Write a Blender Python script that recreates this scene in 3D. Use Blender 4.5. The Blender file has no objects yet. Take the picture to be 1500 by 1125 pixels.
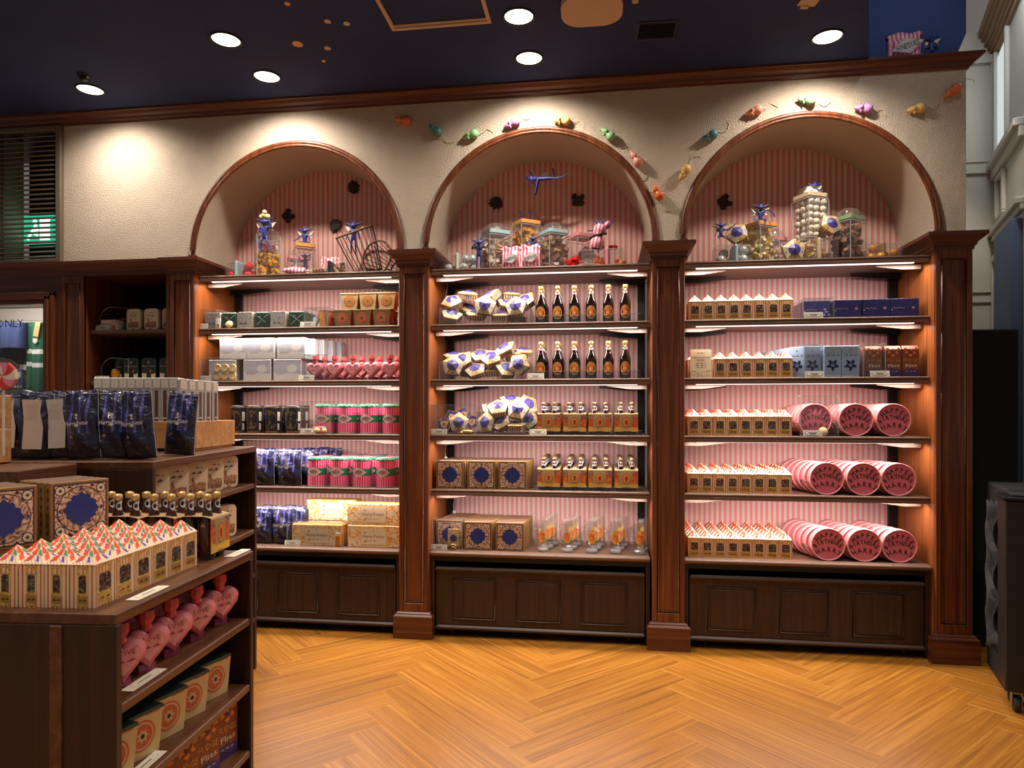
import bpy, bmesh, math, random
from math import sin, cos, pi, sqrt, atan2, radians, tan
from mathutils import Matrix, Vector
random.seed(7)
SC = bpy.context.scene
COL = SC.collection

# ------------------------------------------------------------------ camera
def srgb(r, g, b):
    f = lambda c: (c/255/12.92) if c/255 <= .04045 else ((c/255+.055)/1.055)**2.4
    return (f(r), f(g), f(b), 1)
cam_d = bpy.data.cameras.new('camera'); cam = bpy.data.objects.new('camera', cam_d); COL.objects.link(cam)
cam_d.sensor_width = 36; cam_d.lens = 985/1500*36
cam_d.shift_y = (601-562.5)/1500
cam_d.clip_start = .05
cam.location = (0, -4.02, 1.4)
cam.rotation_euler = (radians(90), 0, math.atan(.137))
cam_d.dof.use_dof = True; cam_d.dof.focus_distance = 4.2; cam_d.dof.aperture_fstop = 5.6
SC.camera = cam

# ------------------------------------------------------------------ world, exposure
SC.view_settings.view_transform = 'Standard'
SC.view_settings.look = 'None'
SC.view_settings.gamma = 1
SC.view_settings.use_curve_mapping = False
SC.view_settings.exposure = 0.0
SC.cycles.use_denoising = True
SC.cycles.max_bounces = 10
SC.cycles.transparent_max_bounces = 32
SC.cycles.glossy_bounces = 4
SC.cycles.transmission_bounces = 6
SC.cycles.caustics_reflective = False
SC.cycles.caustics_refractive = False
SC.cycles.sample_clamp_indirect = 3
w = bpy.data.worlds.new('world'); SC.world = w; w.use_nodes = True
w.node_tree.nodes['Background'].inputs[0].default_value = (1.0, .90, .82, 1)
w.node_tree.nodes['Background'].inputs[1].default_value = .14

# ------------------------------------------------------------------ lights
def lamp(name, kind, loc, rot, energy, color, **kw):
    d = bpy.data.lights.new(name, kind); o = bpy.data.objects.new(name, d); COL.objects.link(o)
    o.location = loc; o.rotation_euler = rot; d.energy = energy; d.color = color
    for k, v in kw.items(): setattr(d, k, v)
    return o
WARM = (1, .85, .68); WHITE = (1, .90, .80); COOL = (.62, .80, 1)
DOWN = [(-3.158, -.243), (-1.992, -.247), (-.42, -.243), (1.179, -.242)]
DOWN2 = [(-2.011, -.652), (-.427, -.65)]
for i, (x, y) in enumerate(DOWN):
    lamp('downlight_beam', 'SPOT', (x, y, 3.372), (radians(9), 0, 0), (62, 92, 84, 76)[i], (1, .88, .76), spot_size=radians(150), spot_blend=1.0, shadow_soft_size=.04)
for x, y in DOWN2:
    lamp('downlight_beam', 'SPOT', (x, y, 3.372), (0, 0, 0), 45, WARM, spot_size=radians(110), spot_blend=.8, shadow_soft_size=.05)
# the shop's further rows of ceiling downlights, over the aisle and behind the photographer
for x, y, e in [(-3.4, -1.6, 85), (-2.0, -1.5, 95), (-.45, -1.6, 85), (1.1, -1.6, 85), (2.6, -1.6, 40), (-2.6, -3.0, 80), (-1.0, -3.0, 100), (.7, -3.0, 75), (2.2, -3.0, 50), (-1.6, -4.6, 60), (.4, -4.6, 60)]:
    lamp('downlight_beam', 'SPOT', (x, y, 3.372), (0, 0, 0), e, WARM, spot_size=radians(100), spot_blend=.8, shadow_soft_size=.06)
SHELF_Z = [2.277, 1.934, 1.592, 1.250, .910]
BAYX = [(-2.618, -1.262), (-1.066, .270), (.468, 1.818)]
for bi, (x0, x1) in enumerate(BAYX):
    for si, z in enumerate(SHELF_Z):
        lamp('shelf_strip_light', 'AREA', ((x0+x1)/2, .083, z-.0475), (radians(12), 0, 0), (7.0, 6.6, 6.6, 6.6, 6.8)[si], (1, .86, .77), shape='RECTANGLE', size=x1-x0-.06, size_y=.012)
lamp('passage_light', 'AREA', (2.45, .4, 4.1), (radians(35), radians(10), 0), 9, (.85, .92, 1), shape='RECTANGLE', size=.5, size_y=.5)
lamp('passage_low_light', 'SPOT', (2.35, .45, 3.5), (radians(34), radians(5), 0), 26, (1, .88, .74), spot_size=radians(80), spot_blend=.6, shadow_soft_size=.05)
lamp('bulkhead_light', 'SPOT', (1.55, -1.0, 4.15), (radians(62), 0, radians(-4)), 11, (.85, .9, 1), spot_size=radians(60), spot_blend=.8, shadow_soft_size=.05)
lamp('next_room_light', 'AREA', (-4.2, .10, 2.16), (radians(28), 0, 0), 6, (1, .93, .86), shape='RECTANGLE', size=.6, size_y=.08)

# ------------------------------------------------------------------ materials
MATS = {}
def newmat(name):
    m = bpy.data.materials.new(name); m.use_nodes = True; MATS[name] = m
    nt = m.node_tree; b = nt.nodes['Principled BSDF']
    return m, nt, b
def plain(name, rgb, rough=.5, metal=0, spec=.5, coat=0):
    m, nt, b = newmat(name)
    b.inputs['Base Color'].default_value = srgb(*rgb); b.inputs['Roughness'].default_value = rough
    b.inputs['Metallic'].default_value = metal; b.inputs['Specular IOR Level'].default_value = spec
    b.inputs['Coat Weight'].default_value = coat
    return m
def N(nt, t, **kw):
    n = nt.nodes.new(t)
    for k, v in kw.items():
        if k[0] == 'i' and k[1:].isdigit(): n.inputs[int(k[1:])].default_value = v
        else: setattr(n, k, v)
    return n
def ramp(nt, fac, stops, interp='LINEAR'):
    r = N(nt, 'ShaderNodeValToRGB'); r.color_ramp.interpolation = interp
    e = r.color_ramp.elements
    while len(e) < len(stops): e.new(.5)
    for el, (p, c) in zip(e, stops): el.position = p; el.color = srgb(*c)
    nt.links.new(fac, r.inputs[0]); return r.outputs[0]
def coords(nt, scale=(1, 1, 1), rnd=True):
    tc = N(nt, 'ShaderNodeTexCoord'); mp = N(nt, 'ShaderNodeMapping'); mp.inputs['Scale'].default_value = scale
    nt.links.new(tc.outputs['Object'], mp.inputs[0])
    if rnd:
        oi = N(nt, 'ShaderNodeObjectInfo'); mu = N(nt, 'ShaderNodeMath', operation='MULTIPLY', i1=37.)
        nt.links.new(oi.outputs['Random'], mu.inputs[0]); nt.links.new(mu.outputs[0], mp.inputs['Location'])
    return mp.outputs[0]
def noise(nt, vec, scale=5, detail=4, rough=.6, dist=0):
    n = N(nt, 'ShaderNodeTexNoise'); n.inputs['Scale'].default_value = scale; n.inputs['Detail'].default_value = detail
    n.inputs['Roughness'].default_value = rough; n.inputs['Distortion'].default_value = dist
    nt.links.new(vec, n.inputs['Vector']); return n.outputs['Fac']
def bump(nt, b, h, strength=.3, dist=.01):
    n = N(nt, 'ShaderNodeBump'); n.inputs['Strength'].default_value = strength; n.inputs['Distance'].default_value = dist
    nt.links.new(h, n.inputs['Height']); nt.links.new(n.outputs[0], b.inputs['Normal'])
def wood(name, c0, c1, c2, axis='z', rough=.35, freq=22, coat=.15, tone=0):
    m, nt, b = newmat(name)
    s = {'z': (freq, freq, .8), 'x': (.8, freq, freq), 'y': (freq, .8, freq)}[axis]
    v = coords(nt, s)
    f = noise(nt, v, 1.6, 6, .62, .6)
    c = ramp(nt, f, [(.28, c0), (.5, c1), (.72, c2)])
    if tone:
        oi = N(nt, 'ShaderNodeObjectInfo'); mr = N(nt, 'ShaderNodeMapRange'); mr.inputs[3].default_value = 1-tone; mr.inputs[4].default_value = 1+tone*.6
        nt.links.new(oi.outputs['Random'], mr.inputs[0])
        hs = N(nt, 'ShaderNodeHueSaturation'); nt.links.new(mr.outputs[0], hs.inputs['Value']); nt.links.new(c, hs.inputs['Color']); c = hs.outputs[0]
    nt.links.new(c, b.inputs['Base Color']); b.inputs['Roughness'].default_value = rough
    b.inputs['Coat Weight'].default_value = coat; b.inputs['Coat Roughness'].default_value = .25
    bump(nt, b, f, .12, .004)
    return m
wood('mahogany', (66, 30, 15), (102, 53, 26), (134, 76, 40), 'z', .42, 26, .1)
wood('mahogany_along', (58, 26, 14), (90, 44, 23), (118, 62, 34), 'x', .42, 26, .1)
wood('dark_oak', (38, 22, 17), (54, 34, 27), (70, 46, 36), 'z', .5, 30, .05)
wood('dark_oak_along', (48, 30, 24), (66, 44, 36), (86, 60, 48), 'x', .42, 30, .1)
wood('shelf_wood', (84, 62, 50), (108, 82, 68), (128, 100, 84), 'x', .42, 24, .1)
wood('island_wood', (62, 34, 19), (90, 53, 31), (116, 73, 45), 'y', .4, 20, .15)
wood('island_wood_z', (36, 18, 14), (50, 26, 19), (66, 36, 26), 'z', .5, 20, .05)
wood('plank_oak', (122, 74, 22), (158, 102, 34), (184, 130, 54), 'x', .34, 34, .14, .14)
wood('crate_pine', (176, 120, 66), (206, 150, 92), (222, 172, 116), 'x', .5, 14, 0)
wood('basket_wood', (96, 62, 38), (128, 88, 56), (150, 106, 70), 'y', .6, 30, 0)
wood('mahogany_lit', (104, 52, 22), (142, 78, 32), (172, 102, 46), 'z', .42, 26, .1)  # the pilasters' mahogany, its brightly lit sides put into the colour
def plaster(name, c0, c1, sc=95, st=.55):
    m, nt, b = newmat(name); v = coords(nt, (1, 1, 1), False)
    f = noise(nt, v, sc, 2, .5); g = noise(nt, v, 3, 3, .5)
    c = ramp(nt, g, [(.3, c0), (.7, c1)]); nt.links.new(c, b.inputs['Base Color'])
    b.inputs['Roughness'].default_value = .85; bump(nt, b, f, st, .012 if st < .9 else .013); return m
plaster('stucco', (205, 188, 167), (214, 198, 178), 150, .95)
plaster('pale_wall', (196, 192, 178), (204, 200, 186), 60, .15)
plaster('ceiling_blue', (26, 42, 90), (30, 48, 100), 30, .08)
plaster('bulkhead_blue', (58, 78, 132), (66, 88, 144), 30, .08)
plaster('panel_blue', (96, 118, 150), (104, 126, 158), 60, .1)
def stripes(name, pitch, c0, c1, axis=0, duty=.5, rough=.6, line=None):
    m, nt, b = newmat(name); tc = N(nt, 'ShaderNodeTexCoord'); sx = N(nt, 'ShaderNodeSeparateXYZ')
    nt.links.new(tc.outputs['Object'], sx.inputs[0])
    if axis == 'xy':
        a = N(nt, 'ShaderNodeMath', operation='ADD'); nt.links.new(sx.outputs[0], a.inputs[0]); nt.links.new(sx.outputs[1], a.inputs[1]); src = a.outputs[0]
    else: src = sx.outputs[axis]
    d = N(nt, 'ShaderNodeMath', operation='MULTIPLY', i1=1/pitch); nt.links.new(src, d.inputs[0])
    a2 = N(nt, 'ShaderNodeMath', operation='ADD', i1=200.25); nt.links.new(d.outputs[0], a2.inputs[0])
    fr = N(nt, 'ShaderNodeMath', operation='FRACT'); nt.links.new(a2.outputs[0], fr.inputs[0])
    st = [(0, c0), (duty, c1)]
    if line: st = [(0, c0), (duty, c1), (duty+(1-duty)*.42, line), (duty+(1-duty)*.55, c1)]
    c = ramp(nt, fr.outputs[0], st, 'CONSTANT'); nt.links.new(c, b.inputs['Base Color']); b.inputs['Roughness'].default_value = rough
    return m
stripes('wallpaper_fine', .0325, (228, 136, 152), (214, 204, 184))
stripes('wallpaper_broad', .0362, (218, 128, 134), (218, 200, 176), line=(192, 168, 146))
stripes('sweet_stripes', .0123, (206, 92, 62), (238, 214, 176), 'xy', .34, .45)
stripes('bag_stripes', .022, (232, 96, 138), (246, 218, 220), 0, .5, .35)
stripes('bag_stripes_y', .022, (232, 96, 138), (246, 218, 220), 1, .5, .35)
stripes('roof_stripes', .009, (240, 150, 100), (250, 234, 206), 'xy', .22, .4)
def patchy(name, cols, scale, rough=.4, metal=0, detail=1, interp='CONSTANT', bmp=0):
    m, nt, b = newmat(name); v = coords(nt, (1, 1, 1), True)
    vo = N(nt, 'ShaderNodeTexVoronoi'); vo.inputs['Scale'].default_value = scale; nt.links.new(v, vo.inputs['Vector'])
    sx = N(nt, 'ShaderNodeSeparateXYZ'); nt.links.new(vo.outputs['Color'], sx.inputs[0])
    n = len(cols); c = ramp(nt, sx.outputs[0], [(i/n, c) for i, c in enumerate(cols)], interp)
    nt.links.new(c, b.inputs['Base Color']); b.inputs['Roughness'].default_value = rough; b.inputs['Metallic'].default_value = metal
    if bmp: bump(nt, b, vo.outputs['Distance'], bmp, .004)
    return m
patchy('beans', [(40, 40, 36), (96, 66, 54), (60, 84, 70), (120, 90, 86), (50, 46, 60), (104, 44, 50), (140, 124, 92)], 170, .25)
patchy('gold_print', [(216, 172, 84), (236, 196, 112), (190, 142, 62), (222, 178, 92)], 260, .4, .1)
patchy('gilt_paper', [(206, 170, 108), (224, 196, 140), (176, 138, 82), (214, 182, 124)], 200, .38, .05)
patchy('frog_ornament', [(222, 190, 160), (200, 160, 128), (232, 204, 178), (120, 76, 84), (216, 180, 148)], 190, .45)
patchy('brick_print', [(214, 92, 48), (196, 110, 60), (226, 120, 56), (180, 128, 70), (204, 78, 44)], 75, .4)
patchy('honey_print', [(206, 156, 52), (190, 132, 44), (220, 176, 76)], 90, .4)
patchy('train_print', [(166, 112, 84), (140, 92, 72), (184, 134, 100), (120, 84, 74)], 160, .5)
patchy('mottled_violet', [(68, 60, 130), (82, 70, 148), (58, 52, 110), (96, 84, 160)], 240, .35)
patchy('purple_box', [(44, 42, 100), (56, 54, 120), (40, 38, 88), (70, 66, 140)], 320, .3)
patchy('orange_pattern', [(238, 214, 176), (232, 178, 92), (244, 226, 196), (222, 158, 70), (240, 218, 184)], 85, .45)
patchy('nougat', [(150, 96, 70), (178, 120, 92), (122, 76, 58), (190, 140, 110)], 60, .5)
patchy('gold_filigree', [(26, 26, 34), (150, 122, 62), (34, 32, 40), (116, 92, 50)], 190, .35, .2)
patchy('silver_sketch', [(150, 148, 148), (170, 166, 164), (160, 156, 156), (136, 134, 134)], 110, .5)
patchy('rose_print', [(226, 150, 156), (236, 170, 172), (216, 130, 142), (242, 186, 186)], 70, .3)
patchy('card_cover', [(46, 44, 110), (60, 56, 130), (178, 134, 62), (50, 48, 116), (90, 70, 90)], 60, .35)
patchy('clothes_dark', [(22, 26, 32), (34, 36, 44), (20, 22, 26), (52, 52, 56)], 25, .9)
patchy('lolly_swirl', [(220, 70, 90), (244, 230, 220), (120, 150, 100), (232, 120, 130), (250, 240, 230)], 60, .2)
P = plain
P('white', (238, 230, 216), .5); P('cream', (232, 214, 184), .5); P('paper', (226, 218, 204), .6); P('ink', (46, 38, 36), .6)
P('card_grey', (190, 178, 160), .6); P('gold', (206, 160, 86), .28, .7); P('gold_cap', (214, 176, 112), .3, .6)
P('brown_glass', (26, 12, 10), .08, 0, .8, .5); P('amber_glass', (58, 22, 12), .08, 0, .8, .5)
P('black', (18, 17, 18), .5); P('matt_black', (12, 12, 13), .8); P('black_metal', (22, 20, 20), .4, .3); P('steel', (150, 148, 146), .3, .9)
P('navy', (26, 34, 84), .35); P('deep_blue', (40, 54, 128), .4); P('frog_brown', (122, 88, 52), .45); P('frog_edge', (150, 112, 66), .45); P('frog_dark', (60, 36, 62), .5)
P('imp_blue', (46, 56, 128), .45); P('imp_wing', (228, 206, 188), .3); P('choc', (52, 28, 24), .55)
P('red_sweet', (222, 40, 34), .2, 0, .5, .5); P('red_jelly', (214, 26, 40), .2); P('silver_sweet', (216, 216, 216), .25, .25); P('orange_sweet', (224, 150, 40), .2, .2, .5, .4)
P('yellow_sweet', (232, 186, 60), .3); P('pale_yellow', (248, 236, 176), .35); P('white_sweet', (240, 230, 214), .4); P('brown_sweet', (140, 92, 72), .4); P('caramel', (196, 158, 120), .4)
P('orange_jelly', (226, 100, 40), .25); P('honeycomb', (226, 172, 44), .35); P('pale_pop', (214, 196, 176), .4)
P('lid_blue', (168, 204, 214), .4); P('lid_pink', (232, 150, 160), .4); P('lid_orange', (232, 170, 90), .4); P('lid_green', (140, 168, 126), .4); P('lid_cream', (216, 196, 162), .4)
P('tin_pink', (222, 44, 104), .35); P('tin_pale', (244, 138, 170), .35); P('tin_green', (38, 120, 84), .35); P('tin_mint', (120, 190, 164), .35); P('label_pink', (214, 176, 176), .45)
P('cake_pink', (234, 160, 162), .42); P('cake_face', (220, 112, 132), .5); P('cake_rim', (242, 166, 170), .4); P('icing', (58, 44, 34), .5)
P('teal_card', (140, 164, 196), .5); P('sky_box', (150, 176, 208), .45); P('sky_side', (128, 152, 184), .45); P('fudge_brown', (132, 70, 40), .42); P('fudge_orange', (226, 132, 58), .42); P('fudge_violet', (62, 48, 104), .42)
P('tin_white', (212, 192, 164), .35); P('tin_rim', (188, 168, 140), .3, .2); P('trap_green', (44, 66, 56), .45); P('trap_sand', (206, 178, 128), .5); P('trap_red', (196, 96, 60), .5); P('trap_brown', (124, 98, 68), .5); P('trap_orange', (226, 140, 52), .45)
P('snow_box', (214, 214, 214), .5); P('snow_blue', (182, 186, 202), .5); P('scarf_green', (30, 88, 62), .9); P('cloth_navy', (44, 56, 96), .9); P('scarf_white', (214, 214, 208), .9)
P('rose', (222, 126, 136), .3); P('rose_neck', (214, 92, 96), .3); P('rose_dark', (150, 62, 96), .35); P('bag_brown', (48, 34, 40), .3)
P('green_flag', (86, 150, 92), .45); P('red_flag', (232, 72, 42), .45); P('violet_flag', (92, 70, 190), .45)
P('case_paper', (206, 202, 196), .5); P('carton_tan', (172, 142, 100), .5); P('pack_cap', (110, 84, 58), .4, .3); P('lid_paper', (206, 190, 164), .5); P('scroll', (158, 118, 84), .5); P('rod', (38, 28, 24), .5); P('slat', (112, 98, 82), .5); P('louver_back', (20, 18, 18), .8); P('trim_ceiling', (206, 182, 158), .6)
P('teal_panel', (70, 92, 104), .6); P('label_white', (206, 202, 200), .4); P('wand', (92, 66, 54), .5); P('biscuit', (232, 196, 140), .5); P('joint', (206, 158, 90), .5)
P('mug_orange', (226, 110, 40), .4); P('mug_yellow', (226, 176, 60), .4); P('neck_label', (196, 204, 214), .4); P('oval_label', (206, 140, 70), .45); P('oval_gold', (226, 180, 100), .4)
P('rubber', (40, 38, 38), .6); P('facade', (200, 196, 186), .6); P('facade_wood', (150, 122, 92), .6); P('frosted', (206, 214, 214), .4)
P('dark_steel', (36, 38, 42), .35, .5); P('mirror_sign', (60, 48, 40), .6)
for n, c in [('mouse_orange', (228, 122, 66)), ('mouse_teal', (92, 146, 148)), ('mouse_green', (150, 204, 146)), ('mouse_violet', (196, 142, 196)), ('mouse_yellow', (232, 194, 116)), ('mouse_pink', (236, 160, 138)), ('mouse_salmon', (226, 154, 126))]: P(n, c, .4)
P('string', (226, 204, 178), .7)
def foil(name, rgb, rough, sc=26, st=.9):
    m, nt, b = newmat(name); v = coords(nt); f = noise(nt, v, sc, 3, .55, 1.2)
    b.inputs['Base Color'].default_value = srgb(*rgb); b.inputs['Roughness'].default_value = rough
    b.inputs['Coat Weight'].default_value = .6; b.inputs['Coat Roughness'].default_value = .1; bump(nt, b, f, st, .012)
foil('pouch_navy', (26, 32, 66), .32); foil('pouch_violet', (92, 84, 168), .32); P('pouch_back', (218, 214, 210), .5); foil('pouch_dark', (14, 16, 28), .3)
foil('bag_gloss', (228, 148, 156), .3, 30, .4)
def glassy(name, tint, k=.12, rough=.03, haze=.012):
    m, nt, b = newmat(name); nt.nodes.remove(b)
    out = [n for n in nt.nodes if n.type == 'OUTPUT_MATERIAL'][0]
    t = N(nt, 'ShaderNodeBsdfTransparent'); t.inputs[0].default_value = tint
    g = N(nt, 'ShaderNodeBsdfGlossy'); g.inputs['Roughness'].default_value = rough
    lw = N(nt, 'ShaderNodeLayerWeight'); lw.inputs[0].default_value = .3
    pw = N(nt, 'ShaderNodeMath', operation='POWER', i1=3.0); nt.links.new(lw.outputs['Facing'], pw.inputs[0])
    mr = N(nt, 'ShaderNodeMapRange'); mr.inputs[3].default_value = k*.3; mr.inputs[4].default_value = min(.9, k*3.5)
    nt.links.new(pw.outputs[0], mr.inputs[0])
    mx = N(nt, 'ShaderNodeMixShader'); nt.links.new(mr.outputs[0], mx.inputs[0]); nt.links.new(t.outputs[0], mx.inputs[1]); nt.links.new(g.outputs[0], mx.inputs[2])
    df = N(nt, 'ShaderNodeBsdfDiffuse'); df.inputs[0].default_value = (.9, .9, .9, 1); m2 = N(nt, 'ShaderNodeMixShader'); m2.inputs[0].default_value = haze
    nt.links.new(mx.outputs[0], m2.inputs[1]); nt.links.new(df.outputs[0], m2.inputs[2]); nt.links.new(m2.outputs[0], out.inputs[0])
glassy('mug_glass', (.975, .97, .96, 1), .26, .05, .012); glassy('acrylic', (.96, .97, .975, 1), .13); glassy('glass', (.97, .97, .965, 1), .24, .06, .045); glassy('clear_case', (.85, .85, .87, 1), .4, .25, .35)
glassy('edge_acrylic', (.85, .88, .9, 1), .5, .1, .30)
def emit(name, rgb, s):
    m, nt, b = newmat(name); b.inputs['Base Color'].default_value = srgb(*rgb)
    b.inputs['Emission Color'].default_value = srgb(*rgb); b.inputs['Emission Strength'].default_value = s
emit('lit_pane', (214, 224, 222), .7); emit('led', (255, 236, 226), 2.2); emit('lamp_glow', (255, 244, 232), 6); emit('exit_green', (60, 190, 150), .9); emit('exit_white', (230, 255, 245), 1.6)

# ------------------------------------------------------------------ mesh builder
TXT = {}
def text_geo(s, off=0):
    key = (s, off)
    if key in TXT: return TXT[key]
    c = bpy.data.curves.new('t', 'FONT'); c.body = s; c.size = 1; c.resolution_u = 1; c.align_x = 'CENTER'; c.align_y = 'CENTER'; c.fill_mode = 'FRONT'; c.offset = off
    o = bpy.data.objects.new('t', c); COL.objects.link(o)
    dg = bpy.context.evaluated_depsgraph_get(); dg.update(); me = o.evaluated_get(dg).to_mesh()
    vs = [tuple(v.co) for v in me.vertices]; fs = [tuple(p.vertices) for p in me.polygons]
    o.evaluated_get(dg).to_mesh_clear(); bpy.data.objects.remove(o); bpy.data.curves.remove(c)
    TXT[key] = (vs, fs); return TXT[key]
FRONT = Matrix(((1, 0, 0), (0, 0, -1), (0, 1, 0))).to_4x4()      # drawing x,y -> world x,z, facing -Y
SIDE = Matrix(((0, 0, 1), (1, 0, 0), (0, 1, 0))).to_4x4()         # facing +X
LEFT = Matrix(((0, 0, -1), (-1, 0, 0), (0, 1, 0))).to_4x4()       # facing -X
TOP = Matrix.Identity(4)
def T(x=0, y=0, z=0): return Matrix.Translation((x, y, z))
def RZ(a): return Matrix.Rotation(a, 4, 'Z')
def RX(a): return Matrix.Rotation(a, 4, 'X')
def RY(a): return Matrix.Rotation(a, 4, 'Y')
def SCL(x, y, z): return Matrix.Diagonal((x, y, z, 1))
class MB:
    def __init__(s): s.v = []; s.f = []; s.m = []; s.sm = []; s.mats = []; s.M = Matrix.Identity(4)
    def mi(s, m):
        if m not in s.mats: s.mats.append(m)
        return s.mats.index(m)
    def add(s, vs, fs, m, smooth=False):
        o = len(s.v); s.v += [tuple(s.M @ Vector(v)) for v in vs]
        if callable(m): k = [s.mi(m(i)) for i in range(len(fs))]
        else: k = [s.mi(m)]*len(fs)
        s.f += [tuple(i+o for i in f) for f in fs]; s.m += k; s.sm += [smooth]*len(fs); return s
    def box(s, x0, x1, y0, y1, z0, z1, m):
        vs = [(x, y, z) for z in (z0, z1) for y in (y0, y1) for x in (x0, x1)]
        return s.add(vs, [(0, 2, 3, 1), (4, 5, 7, 6), (0, 1, 5, 4), (2, 6, 7, 3), (0, 4, 6, 2), (1, 3, 7, 5)], m)
    def bbox(s, x0, x1, y0, y1, z0, z1, m, b=.004):     # box with chamfered edges
        bm = bmesh.new(); bmesh.ops.create_cube(bm, size=1)
        for v in bm.verts: v.co = ((x0+x1)/2+v.co.x*(x1-x0), (y0+y1)/2+v.co.y*(y1-y0), (z0+z1)/2+v.co.z*(z1-z0))
        b = min(b, .45*min(x1-x0, y1-y0, z1-z0))
        bmesh.ops.bevel(bm, geom=bm.edges[:], offset=b, segments=1, affect='EDGES')
        bm.verts.index_update(); s.add([tuple(v.co) for v in bm.verts], [tuple(v.index for v in f.verts) for f in bm.faces], m); bm.free(); return s
    def poly(s, pts, m, z=0):
        return s.add([(p[0], p[1], z) for p in pts], [tuple(range(len(pts)))], m)
    def prism(s, pts, z0, z1, m, cap=None, side=None):
        n = len(pts); vs = [(p[0], p[1], z0) for p in pts]+[(p[0], p[1], z1) for p in pts]
        s.add(vs, [(i, (i+1) % n, n+(i+1) % n, n+i) for i in range(n)], side or m)
        s.add(vs, [tuple(range(n-1, -1, -1)), tuple(range(n, 2*n))], cap or m); return s
    def lathe(s, prof, n, m, smooth=True, mf=None, cap=True):
        vs = []; fs = []; mm = []
        for r, z in prof: vs += [(r*cos(2*pi*i/n), r*sin(2*pi*i/n), z) for i in range(n)]
        for j in range(len(prof)-1):
            for i in range(n):
                fs.append((j*n+i, j*n+(i+1) % n, (j+1)*n+(i+1) % n, (j+1)*n+i)); mm.append(mf(i, j) if mf else m)
        s.add(vs, fs, (lambda k: mm[k]), smooth)
        if cap:
            if prof[0][0] > 1e-5: s.add(vs, [tuple(range(n-1, -1, -1))], mm[0])
            if prof[-1][0] > 1e-5: s.add(vs, [tuple((len(prof)-1)*n+i for i in range(n))], mm[-1])
        return s
    def ball(s, c, r, m, seg=10, rings=6, sc=(1, 1, 1)):
        prof = [(r*sin(pi*j/rings), -r*cos(pi*j/rings)) for j in range(rings+1)]; prof[0] = (1e-6, -r); prof[-1] = (1e-6, r)
        old = s.M; s.M = s.M @ T(*c) @ SCL(*sc); s.lathe(prof, seg, m, cap=False); s.M = old; return s
    def tube(s, path, r, m, n=8, closed=False, smooth=True):
        P_ = [Vector(p) for p in path]; k = len(P_); rs = r if isinstance(r, (list, tuple)) else [r]*k
        vs = []; up = Vector((0, 0, 1))
        for i, p in enumerate(P_):
            a = P_[(i-1) % k] if closed or i else P_[i]; b = P_[(i+1) % k] if closed or i < k-1 else P_[i]
            d = (b-a).normalized(); u = d.cross(up)
            if u.length < .05: u = d.cross(Vector((1, 0, 0)))
            u.normalize(); w_ = d.cross(u)
            vs += [tuple(p+(u*cos(2*pi*j/n)+w_*sin(2*pi*j/n))*rs[i]) for j in range(n)]
        fs = []
        for i in range(k if closed else k-1):
            for j in range(n): fs.append((i*n+j, i*n+(j+1) % n, ((i+1) % k)*n+(j+1) % n, ((i+1) % k)*n+j))
        s.add(vs, fs, m, smooth)
        if not closed: s.add(vs, [tuple(range(n-1, -1, -1)), tuple((k-1)*n+j for j in range(n))], m)
        return s
    def text(s, t, size, m, M=None, off=0):
        vs, fs = text_geo(t, off); old = s.M; s.M = s.M @ (M or Matrix.Identity(4)) @ SCL(size, size, size); s.add(vs, fs, m); s.M = old; return s
    def squig(s, x0, x1, y, hgt, m, z=0, n=14):      # a line of print too small to read
        for k in range(n):
            if k % 5 == 4: continue
            a, c = x0+(x1-x0)*k/n, x0+(x1-x0)*(k+.8)/n; d = hgt*(.3+.7*((k*7) % 5)/4)
            s.add([(a, y-hgt*.3, z), (c, y-hgt*.3, z), (c, y-hgt*.3+d, z), (a, y-hgt*.3+d*.7, z)], [(0, 1, 2, 3)], m)
        return s
    def at(s, M): s.M = M; return s
    def mesh(s, name):
        me = bpy.data.meshes.new(name); me.from_pydata(s.v, [], s.f)
        for m in s.mats: me.materials.append(MATS[m])
        me.polygons.foreach_set('material_index', s.m); me.polygons.foreach_set('use_smooth', s.sm); me.update()
        bm = bmesh.new(); bm.from_mesh(me); bmesh.ops.recalc_face_normals(bm, faces=bm.faces[:]) if len(bm.faces) < 20000 else None
        bm.to_mesh(me); bm.free(); return me
def ngon(n, r, a0=0, ry=None): return [(r*cos(a0+2*pi*i/n), (ry or r)*sin(a0+2*pi*i/n)) for i in range(n)]
def star(n, r0, r1, a0=0): return [((r0 if i % 2 else r1)*cos(a0+pi*i/n), (r0 if i % 2 else r1)*sin(a0+pi*i/n)) for i in range(2*n)]
def rrect(w_, h_, r, n=5):
    pts = []
    for cx, cy, a in [(w_/2-r, h_/2-r, 0), (-w_/2+r, h_/2-r, 90), (-w_/2+r, -h_/2+r, 180), (w_/2-r, -h_/2+r, 270)]:
        pts += [(cx+r*cos(radians(a+90*i/n)), cy+r*sin(radians(a+90*i/n))) for i in range(n+1)]
    return pts

# ------------------------------------------------------------------ object helpers
def link(name, data, parent=None, loc=(0, 0, 0), rot=(0, 0, 0), sc=1):
    o = bpy.data.objects.new(name, data); COL.objects.link(o); o.location = loc; o.rotation_euler = rot
    o.scale = (sc, sc, sc) if isinstance(sc, (int, float)) else sc
    if parent: o.parent = parent
    return o
def tag(o, label, cat, group=None, kind=None):
    o['label'] = label; o['category'] = cat
    if group: o['group'] = group
    if kind: o['kind'] = kind
    return o
def struct(name, mesh, parent=None, **kw):
    o = link(name, mesh, parent, **kw)
    if not parent: o['kind'] = 'structure'
    return o
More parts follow.
